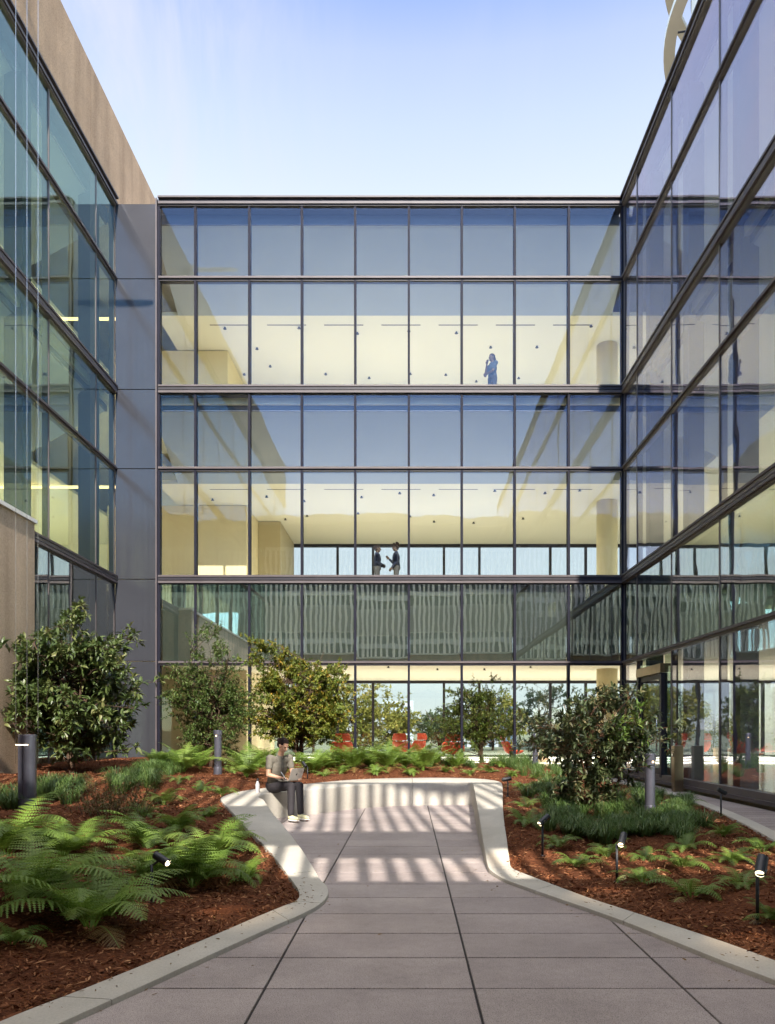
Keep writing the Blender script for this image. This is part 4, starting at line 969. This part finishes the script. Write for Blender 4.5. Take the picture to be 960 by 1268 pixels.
# ------------------------------------------------------------------ things inside the wings and beyond
def chair(x, y, z, rz, label, red=True):
    t_ = empty('lounge_chair', (x, y, z), label, 'chair', 'red lounge chairs inside the glass', rz)
    # shell: faces -y locally; bent sheet lofted with thickness
    def sheet(prof, wfun, name, th=.06, ear=1):
        n_ = 9; V, Fs = [], []
        for i, (yy_, zz_) in enumerate(prof):
            for k in range(n_):
                u = -1+2*k/(n_-1); w_ = wfun(i/(len(prof)-1)); V.append((u*w_, yy_-abs(u)**2.2*.16*(1 if i > 1 else .4), zz_+ear*abs(u)**2.5*(.10 if i < 4 else .02)))
        for i in range(len(prof)-1):
            for k in range(n_-1): Fs.append((i*n_+k, i*n_+k+1, (i+1)*n_+k+1, (i+1)*n_+k))
        q = MB(); q.add(V, Fs); o_ = q.build(name, M['red'], t_, True); m_ = o_.modifiers.new('t', 'SOLIDIFY'); m_.thickness = th; m_.offset = 0; m2 = o_.modifiers.new('s', 'SUBSURF'); m2.levels = 1; m2.render_levels = 1
        return o_
    sheet([(-.30, .40), (-.12, .38), (.10, .38), (.22, .45), (.29, .62), (.34, .78)], lambda s: .34+.06*math.sin(math.pi*s), 'seat_shell')
    sheet([(.345, .80), (.37, .92), (.40, 1.06)], lambda s: .30-.06*s, 'headrest', .06, 0)
    q = MB(); q.tube([(0, 0, .05), (0, 0, .36)], .03, 10); q.build('pedestal', M['chrome'], t_, True)
    q = MB()
    for k in range(4): a_ = math.pi/4+k*math.pi/2; q.tube([(0, 0, .05), (.30*math.cos(a_), .30*math.sin(a_), .02)], [.022, .012], 8)
    q.build('foot', M['chrome'], t_, True); return t_
zf = FL[0]
def cx(px, y): return (px-CX)*y/F
chair(cx(423, 26), 26, zf, math.pi+.2, 'red lounge chair seen from behind, just right of the amber maple')
chair(cx(500, 27), 27, zf, math.pi-.5, 'red lounge chair cut by a mullion at the middle of the far glass')
chair(cx(515, 28.5), 28.5, zf, -.9, 'low red lounge chair right of the middle mullion, partly hidden by ferns')
chair(cx(561, 25.5), 25.5, zf, math.pi, 'red lounge chair with its back to the courtyard, left of the young tree')
chair(cx(634, 26), 26, zf, math.pi/2+.1, 'red lounge chair in side view right of the young tree')
chair(cx(690, 27), 27, zf, -math.pi/2, 'red lounge chair half hidden behind the evergreen shrub')
chair(cx(866, 27.5), 27.5, zf, math.pi+.3, 'red lounge chair seen from behind through the right glass wing')
chair(cx(925, 23.0), 23.0, zf, math.pi/2+.3, 'dim red lounge chair deep behind the right hand glass')
for px, y, lab in ((893, 27.0, 'round beige side table beside the red chair in the right wing'), (670, 27.5, 'round beige side table between two red chairs behind the far glass')):
    q = MB(); q.lathe([(.26, 0), (.26, .50), (.30, .505), (.30, .55)], 28); tb = q.build('side_table', M['beige'], None, True, (cx(px, y), y, zf)); tb.modifiers.new('s', 'EDGE_SPLIT'); tag(tb, lab, 'table')

hb = np.random.RandomState(77); n = 15000
hx = hb.uniform(-7, 7, n); hyy = hb.normal(0, .55, n); hzz = hb.uniform(0, 1, n)**.8*(2.7+.5*np.array([mnoise(Vector((x_*1.1, 3, 0))) for x_ in hx]))
hd = empty('hedge', (17.5, 37.5, -.5), 'tall green hedge beyond the red chairs behind the right glass wing', 'hedge')
kp = np.array([mnoise(Vector((x_*.9, y_*.9, z_*.9))) > -.22 for x_, y_, z_ in zip(hx, hyy, hzz)])
leaf_obj('foliage', np.stack([hx, hyy, hzz], -1)[kp], hb.normal(0, 1, (kp.sum(), 3))+np.array([0, -.3, .1]), hb.uniform(.10, .24, kp.sum()), hb.uniform(.05, .1, kp.sum()), np.clip(hb.normal(.5, .2, kp.sum()), 0, 1), M['leaf_far'], hd)
q = MB()
for x_ in np.arange(-6.8, 7, .8): q.tube([(x_, 0, 0), (x_+hb.normal(0, .1), hb.normal(0, .1), 2.2)], [.03, .012], 6)
q.build('stem', M['bark'], hd)
# far trees and the parking building beyond
def far_tree(px, y, h, rw, lm, label, seed):
    h, rw, y = (h-1)*1.36+1.2, rw*1.36, y*1.36
    x_ = cx(px, y)
    return plant('tree', label, 'tree', (x_, y, -.5), (0, 0, h*.54), (rw, rw, h*.48), 4, 130, 5, 11, .27, .6, lm, M['bark'], seed, .10, False, .2, 'trees beyond the far glass', twig_len=.7, nobranch_below=.3)
A_, B_ = M['leaf_far'], M['leaf_far_dark']
for args in [(388, 50, 5.0, 2.3, A_, 'yellow green tree seen through the amber maple beyond the glass', 31), (437, 46, 4.4, 2.2, A_, 'yellow tree beyond the glass just right of the amber maple', 32),
             (480, 52, 3.9, 2.3, A_, 'low yellow tree before the distant grey garage', 33), (545, 55, 3.2, 2.2, B_, 'small grey green tree below the distant garage', 34),
             (610, 58, 4.2, 2.6, A_, 'tree beyond the glass behind the young green tree', 35), (672, 62, 6.0, 3.2, B_, 'tall grey green tree beyond the glass above the evergreen shrub', 36),
             (745, 60, 4.4, 2.6, B_, 'bushy tree beyond the glass near the right corner', 37), (820, 54, 4.6, 2.6, A_, 'green tree seen through the entrance door', 38),
             (868, 46, 4.3, 2.4, B_, 'green tree beyond the red chair of the right wing', 39), (935, 42, 4.6, 2.4, B_, 'green tree deep behind the right hand glass', 40), (245, 50, 4.6, 2.4, B_, 'green tree glimpsed behind the wispy tree', 41), (335, 55, 5, 2.6, A_, 'yellow green tree glimpsed left of the amber maple', 42)]:
    far_tree(*args)
def garage(px0, px1, y, z1, n_, label):
    x0, x1 = cx(px0, y), cx(px1, y); t_ = empty('parking_garage', ((x0+x1)/2, y, -.5), label, 'building'); h = (z1+.5)/n_; hw = (x1-x0)/2
    q = MB(); q.box((-hw+.2, .4, 0), (hw-.2, 14, z1+.4)); q.build('inner_wall', M['garage_dark'], t_)
    for k in range(n_): box('parapet', (-hw, 0, k*h+h*.45), (hw, .38, (k+1)*h), M['garage'], t_)
    q = MB()
    for x_ in np.linspace(-hw, hw-.5, 8): q.box((x_, .05, 0), (x_+.5, .36, z1+.4))
    q.build('pier', M['garage'], t_); return t_
garage(556, 640, 95, 4.9, 4, 'grey open deck parking garage far beyond the glass right of the middle mullion')
garage(474, 512, 130, 6.6, 4, 'pale distant block above the low yellow tree, left of the middle mullion')

# ------------------------------------------------------------------ people
def capsule(p0, p1, r0, r1, n=14):
    p0, p1 = Vector(p0), Vector(p1); d = (p1-p0); L = d.length; d = d.normalized() if L > 1e-6 else Vector((0, 0, 1))
    pts, rs = [], []
    for a_ in np.linspace(-math.pi/2, 0, 5): pts.append(p0+d*math.sin(a_)*r0); rs.append(max(1e-3, r0*math.cos(a_)))
    for a_ in np.linspace(0, math.pi/2, 5): pts.append(p1+d*math.sin(a_)*r1); rs.append(max(1e-3, r1*math.cos(a_)))
    return pts, rs, n
def ellipsoid(q, c, r, rot=None, n=16):
    V = []; m_ = 10
    for i in range(1, m_):
        a_ = math.pi*i/m_
        for k in range(n): V.append(Vector((r[0]*math.sin(a_)*math.cos(2*math.pi*k/n), r[1]*math.sin(a_)*math.sin(2*math.pi*k/n), r[2]*math.cos(a_))))
    V += [Vector((0, 0, r[2])), Vector((0, 0, -r[2]))]
    V = [(rot @ v if rot else v)+Vector(c) for v in V]; Fs = []
    for i in range(m_-2):
        for k in range(n): Fs.append((i*n+k, (i+1)*n+k, (i+1)*n+(k+1) % n, i*n+(k+1) % n))
    T_, B2 = len(V)-2, len(V)-1
    for k in range(n): Fs.append((T_, k, (k+1) % n)); Fs.append((B2, (m_-2)*n+(k+1) % n, (m_-2)*n+k))
    q.add(V, Fs)
def fuse(q, name, m_, parent, voxel=.006, smooth=6):
    me = bpy.data.meshes.new('tmp'); me.from_pydata(q.v, [], q.f); o_ = bpy.data.objects.new('tmp', me); C.objects.link(o_)
    a_ = o_.modifiers.new('r', 'REMESH'); a_.mode = 'VOXEL'; a_.voxel_size = voxel; a_.use_smooth_shade = True
    b_ = o_.modifiers.new('s', 'SMOOTH'); b_.iterations = smooth; b_.factor = .5
    dg = bpy.context.evaluated_depsgraph_get(); m2 = bpy.data.meshes.new_from_object(o_.evaluated_get(dg)); m2.name = name
    bpy.data.objects.remove(o_); bpy.data.meshes.remove(me)
    m2.materials.clear(); m2.materials.append(m_); m2.polygons.foreach_set('use_smooth', [True]*len(m2.polygons))
    r_ = bpy.data.objects.new(name, m2); C.objects.link(r_)
    if parent: r_.parent = parent
    return r_
def hand(q, wr, d, pn, curl=.6, s=1.0, thumb=1):
    d = Vector(d).normalized(); pn = Vector(pn); pn = (pn-d*pn.dot(d)).normalized(); sd = d.cross(pn)*thumb
    pc = Vector(wr)+d*.045*s
    rot = Matrix((sd, d, pn)).transposed()
    ellipsoid(q, pc, (.040*s, .052*s, .016*s), rot, 12)
    for k, (o_, ln) in enumerate(((-.030, .058), (-.010, .072), (.011, .078), (.031, .070))):
        b_ = pc+d*.040*s+sd*o_*s; k1 = b_+(d*math.cos(curl*.5)+pn*math.sin(curl*.5))*ln*.5*s; k2_ = k1+(d*math.cos(curl*1.5)+pn*math.sin(curl*1.5))*ln*.5*s
        pp, rr_, n_ = capsule(b_-d*.02*s, k1, .0095*s, .0085*s, 10); q.tube(pp, rr_, n_); pp, rr_, n_ = capsule(k1, k2_, .0085*s, .0070*s, 10); q.tube(pp, rr_, n_)
    b_ = pc-d*.018*s+sd*.030*s; k1 = b_+(sd*.8+d*.55+pn*.25)*.034*s; k2_ = k1+(sd*.25+d*.85+pn*.4)*.030*s
    for a2, b2, r1, r2 in ((b_, k1, .013, .010), (k1, k2_, .010, .008)):
        pp, rr_, n_ = capsule(a2, b2, r1*s, r2*s, 10); q.tube(pp, rr_, n_)
def person(name, label, J, fwd, fhead, M_, base, hair='short', group=None, hands=None, shoe=None, sleeve=.55, slim=1.0):
    """J: joints in world space. fwd/fhead: torso and face directions."""
    V_ = {k: Vector(v)-Vector(base) for k, v in J.items()}
    f = Vector(fwd); f.z = 0; f.normalize(); lf = Vector((-f.y, f.x, 0))            # person's left
    up = (V_['neck']-V_['pelvis']).normalized()
    root = None
    def cap(q, a_, b_, r0, r1): pp, rr_, n_ = capsule(a_, b_, r0, r1); q.tube(pp, rr_, n_)
    rot_t = Matrix((lf, -lf.cross(up).normalized()*-1, up)).transposed()
    def torso(q, inf, hips=True):
        c_ = V_['chest']; ellipsoid(q, c_+up*.02, (.168*slim+inf, .112+inf, .20+inf), rot_t); ellipsoid(q, (V_['pelvis']+c_)/2, (.142*slim+inf, .105+inf, .19+inf), rot_t)
        if hips: ellipsoid(q, V_['pelvis']+up*.03, (.168*slim+inf, .122+inf, .13+inf), rot_t)
        for s in 'lr': cap(q, V_['chest']+up*.13, V_['sh'+s], .07+inf, .056+inf)
        cap(q, V_['chest']+up*.15, V_['neck']-up*.05, .085+inf, .058+inf)
    body = MB(); torso(body, 0)
    cap(body, V_['neck']-up*.06, V_['neck']+(V_['head']-V_['neck'])*.5, .055, .050)
    for s in 'lr':
        cap(body, V_['sh'+s], V_['el'+s], .050, .038); cap(body, V_['el'+s], V_['wr'+s], .039, .025)
        cap(body, V_['hip'+s], V_['kn'+s], .078, .056); cap(body, V_['kn'+s], V_['an'+s], .054, .036)
    # head
    fh = Vector(fhead).normalized(); lh = Vector((0, 0, 1)).cross(fh).normalized(); uh = fh.cross(lh); Rh = Matrix((lh, fh, uh)).transposed(); h = V_['head']
    H = lambda a_, b_, c_: h+lh*a_+fh*b_+uh*c_
    ellipsoid(body, H(0, -.012, .025), (.076, .094, .092), Rh); ellipsoid(body, H(0, .022, -.045), (.058, .068, .070), Rh); ellipsoid(body, H(0, .050, -.088), (.026, .024, .022), Rh)
    cap(body, H(0, .084, .012), H(0, .104, -.026), .009, .014); cap(body, H(-.032, .076, .022), H(.032, .076, .022), .010, .010)
    for s in (-1, 1): ellipsoid(body, H(s*.076, -.005, -.008), (.010, .018, .030), Rh); ellipsoid(body, H(s*.038, .058, -.028), (.020, .018, .018), Rh)
    for s in 'lr':
        d_, pn, curl = (hands or {}).get(s, (V_['wr'+s]-V_['el'+s], -lf if s == 'l' else lf, .6)); hand(body, V_['wr'+s], d_, pn, curl, 1, 1 if s == 'l' else -1)
        ft = Vector(J.get('toe'+s, Vector(V_['an'+s])+Vector(base)+f*.17-Vector((0, 0, .05))))-Vector(base); cap(body, V_['an'+s]-Vector((0, 0, .02)), ft, .038, .028)
    root = fuse(body, name, M_['skin'], None, .006, 4); root.location = base; tag(root, label, 'person', group)
    for s in (-1, 1): q = MB(); ellipsoid(q, H(s*.032, .078, .002), (.013, .008, .007), Rh, 10); q.build('eye', M['eye'], root, True)
    q = MB(); ellipsoid(q, H(0, .082, -.058), (.022, .008, .007), Rh, 10); q.build('mouth', M['lip'], root, True)
    q = MB(); ellipsoid(q, H(0, -.022, .045), (.084, .100, .088), Rh); ellipsoid(q, H(0, -.062, .0), (.074, .058, .080), Rh)
    if hair == 'bun': ellipsoid(q, H(0, -.12, .03), (.042, .042, .042), Rh)
    if hair == 'long': ellipsoid(q, H(0, -.085, -.10), (.085, .05, .16), Rh)
    if hair == 'curly':
        for k in range(26): a_ = k*2.4; zz_ = .02+.1*((k % 7)/7); ellipsoid(q, H(.085*math.cos(a_), -.035+.085*math.sin(a_)*.9, zz_+.03), (.04, .04, .04), Rh, 8)
    hm = fuse(q, 'hair', M_.get('hair', M['hair']), root, .006, 3)
    bm = bmesh.new(); bm.from_mesh(hm.data)        # open the hair over the face
    kill = [v for v in bm.verts if (v.co-h).dot(fh) > .045 and (v.co-h).dot(uh) < .072 and abs((v.co-h).dot(lh)) < .075]
    bmesh.ops.delete(bm, geom=kill, context='VERTS'); bm.to_mesh(hm.data); bm.free()
    q = MB(); torso(q, .014, False); ellipsoid(q, V_['pelvis']+up*.10, (.165*slim, .125, .10), rot_t)
    for s in 'lr':
        e_ = V_['sh'+s]+(V_['el'+s]-V_['sh'+s])*sleeve; cap(q, V_['sh'+s], e_, .066, .058)
        if sleeve >= 1: cap(q, V_['el'+s], V_['el'+s]+(V_['wr'+s]-V_['el'+s])*.9, .056, .038)
    fuse(q, 'shirt', M_['shirt'], root, .008, 5)
    q = MB(); ellipsoid(q, V_['pelvis']+up*.02, (.180*slim, .134, .13), rot_t)
    for s in 'lr': cap(q, V_['hip'+s], V_['kn'+s], .094, .072); cap(q, V_['kn'+s], V_['an'+s]+Vector((0, 0, .03)), .070, .054)
    fuse(q, 'trousers', M_['trousers'], root, .008, 5)
    for s in 'lr':
        ft = Vector(J.get('toe'+s, Vector(V_['an'+s])+Vector(base)+f*.17-Vector((0, 0, .05))))-Vector(base); an = V_['an'+s]; fd = ft-an; fd.z = 0; fd.normalize(); zg = an.z-.085
        Rf = Matrix((fd.cross(Vector((0, 0, 1))), fd, Vector((0, 0, 1)))).transposed()
        q = MB(); ellipsoid(q, an+fd*.075+Vector((0, 0, -.040)), (.050, .140, .040), Rf); ellipsoid(q, an+fd*.0+Vector((0, 0, -.02)), (.045, .058, .055), Rf)
        sh = fuse(q, 'shoe', shoe or M['sneaker'], root, .006, 4)
        q = MB(); ellipsoid(q, an+fd*.075+Vector((0, 0, -.068)), (.054, .148, .018), Rf); q.build('sole', M['sole'], sh, True)
    return root
# the reader on the seat wall
base = (-2.28, 13.2, .45)
f1 = Vector((.62, -.78, 0)); l1 = Vector((.78, .62, 0)); thd = Vector((.83, -.56, 0)); tl1 = Vector((.56, .83, 0))
pel = Vector((-2.28, 13.2, .545)); ch = Vector((-2.235, 13.12, .84)); nk = Vector((-2.165, 13.06, 1.10))
J = dict(pelvis=pel, chest=ch, neck=nk, head=nk+Vector((.055, -.065, .155)),
         shr=nk-l1*.185+Vector((-.02, .02, -.065)), shl=nk+l1*.185+Vector((-.02, .02, -.065)),
         hipr=pel-tl1*.09, hipl=pel+tl1*.09, knr=pel-tl1*.10+thd*.46+Vector((0, 0, .03)), knl=pel+tl1*.10+thd*.46+Vector((0, 0, .03)),
         anr=(-1.93, 12.66, .105), anl=(-1.80, 12.86, .105), toer=(-1.80, 12.54, .04), toel=(-1.67, 12.74, .04))
lap = pel+thd*.33+Vector((0, 0, .115))                    # middle of the laptop base on the thighs
J['elr'] = J['shr']+Vector((-.02, -.06, -.27)); J['wrr'] = lap-tl1*.15-thd*.07+Vector((0, 0, .055))
J['ell'] = J['shl']+Vector((.06, -.03, -.26)); J['wrl'] = lap+tl1*.15+thd*.01+Vector((0, 0, .045))
person('person', 'person in a taupe tee and charcoal trousers sitting on the seat wall with a laptop', J, f1, (.70, -.45, -.50), dict(skin=M['skin'], shirt=M['shirt'], trousers=M['trousers']), base, 'bun',
       hands=dict(r=(thd*.8+tl1*.5, (0, 0, -1), .7), l=(thd*.9-tl1*.35, (0, 0, -1), .6)))
lt = empty('laptop', lap, 'open silver laptop resting on the lap of the seated person', 'laptop', rz=math.atan2(tl1.y, tl1.x)); 
q = MB(); q.box((-.155, -.11, 0), (.155, .11, .014)); q.build('keyboard_base', M['laptop'], lt, bevel=.004)   # local x = person's left, local -y = away
sc_ = bpy.data.objects.new('lid', None)
q = MB(); q.box((-.155, -.008, 0), (.155, 0, .215)); lid = q.build('lid', M['laptop'], lt, bevel=.003); lid.location = (0, -.11, .014); lid.rotation_euler = (math.radians(22), 0, 0)
q = MB(); q.box((-.145, .0005, .012), (.145, .002, .205)); q.build('screen', M['screen'], lid)
q = MB(); ellipsoid(q, (0, -.0085, .105), (.016, .0015, .019)); ellipsoid(q, (.006, -.0085, .130), (.004, .0015, .009)); q.build('emblem', M['screen'], lid)
q = MB(); a_ = J['wrr']+thd*.10+Vector((0, 0, .0)); q.tube([a_+Vector((.02, -.02, -.02)), a_+Vector((-.07, .03, .10))], [.0035, .006], 8); pn = q.build('pen', M['white'], None, True); tag(pn, 'white pen held in the right hand of the seated person', 'pen')
bt = empty('water_bottle', (-2.56, 13.08, .45), 'pale water bottle standing on the seat wall beside the person', 'bottle')
q = MB(); q.lathe([(.033, 0), (.036, .01), (.036, .13), (.034, .15), (.018, .185), (.017, .20)], 20); q.build('flask', M['bottle'], bt, True)
q = MB(); q.lathe([(.020, .201), (.020, .235), (.012, .24)], 16); q.build('cap', M['black_metal'], bt, True)

def standing(label, x, y, z, rz, skin, shirt, trousers, hair, arms, sleeve=.6, h=1.70, lean=0, group=None):
    k = h/1.72; f = Vector((-math.sin(rz), math.cos(rz), 0)); l = Vector((-f.y, f.x, 0)); b = Vector((x, y, z))
    P = lambda a_, c_, d_: b+(l*a_+f*c_+Vector((0, 0, d_)))*k
    J = dict(pelvis=P(0, 0, .95), chest=P(0, .01, 1.25), neck=P(0, 0, 1.47), head=P(0, .03, 1.615), shr=P(-.18, 0, 1.40), shl=P(.18, 0, 1.40),
             hipr=P(-.09, 0, .92), hipl=P(.09, 0, .92), knr=P(-.10, .02, .50), knl=P(.10, .02, .50), anr=P(-.10, -.02, .09), anl=P(.11, -.01, .09))
    for key, v in arms.items(): J[key] = P(*v)
    return person('person', label, J, f, f+Vector((0, 0, -.08)), dict(skin=skin, shirt=shirt, trousers=trousers), b, hair, group, sleeve=sleeve, shoe=M['black_metal'])
fz2, fz1 = FL[2]+.001, FL[1]+.001
down = dict(elr=(-.23, -.02, 1.12), wrr=(-.22, .08, .88), ell=(.23, -.02, 1.12), wrl=(.22, .08, .88))
standing('person in a blue patterned top, hand at the chin, on the top floor', cx(610, 23.6), 23.6, fz2, math.pi/2+.5, M['skin_dark'], M['patterned'], M['jeans'], 'long',
         dict(elr=(-.22, .12, 1.12), wrr=(-.06, .17, 1.40), ell=(.20, .12, 1.12), wrl=(-.02, .20, 1.10)), .7)
standing('left one of two dark figures talking on the middle floor, hair tied up', cx(467, 25.2), 25.2, fz1, -math.pi/2, M['skin_dark'], M['navy'], M['grey_cloth'], 'bun',
         dict(elr=(-.24, -.02, 1.13), wrr=(-.04, .19, 1.08), ell=(.24, -.02, 1.13), wrl=(.04, .20, 1.04)), 1.0, 1.70)
standing('right one of the two dark figures talking on the middle floor, curly hair', cx(491, 25.2), 25.2, fz1, math.pi/2, M['skin_dark'], M['navy'], M['grey_cloth'], 'curly',
         dict(elr=(-.22, .06, 1.13), wrr=(-.13, .24, 1.28), ell=(.22, 0, 1.12), wrl=(.18, .14, .94)), 1.0, 1.74)
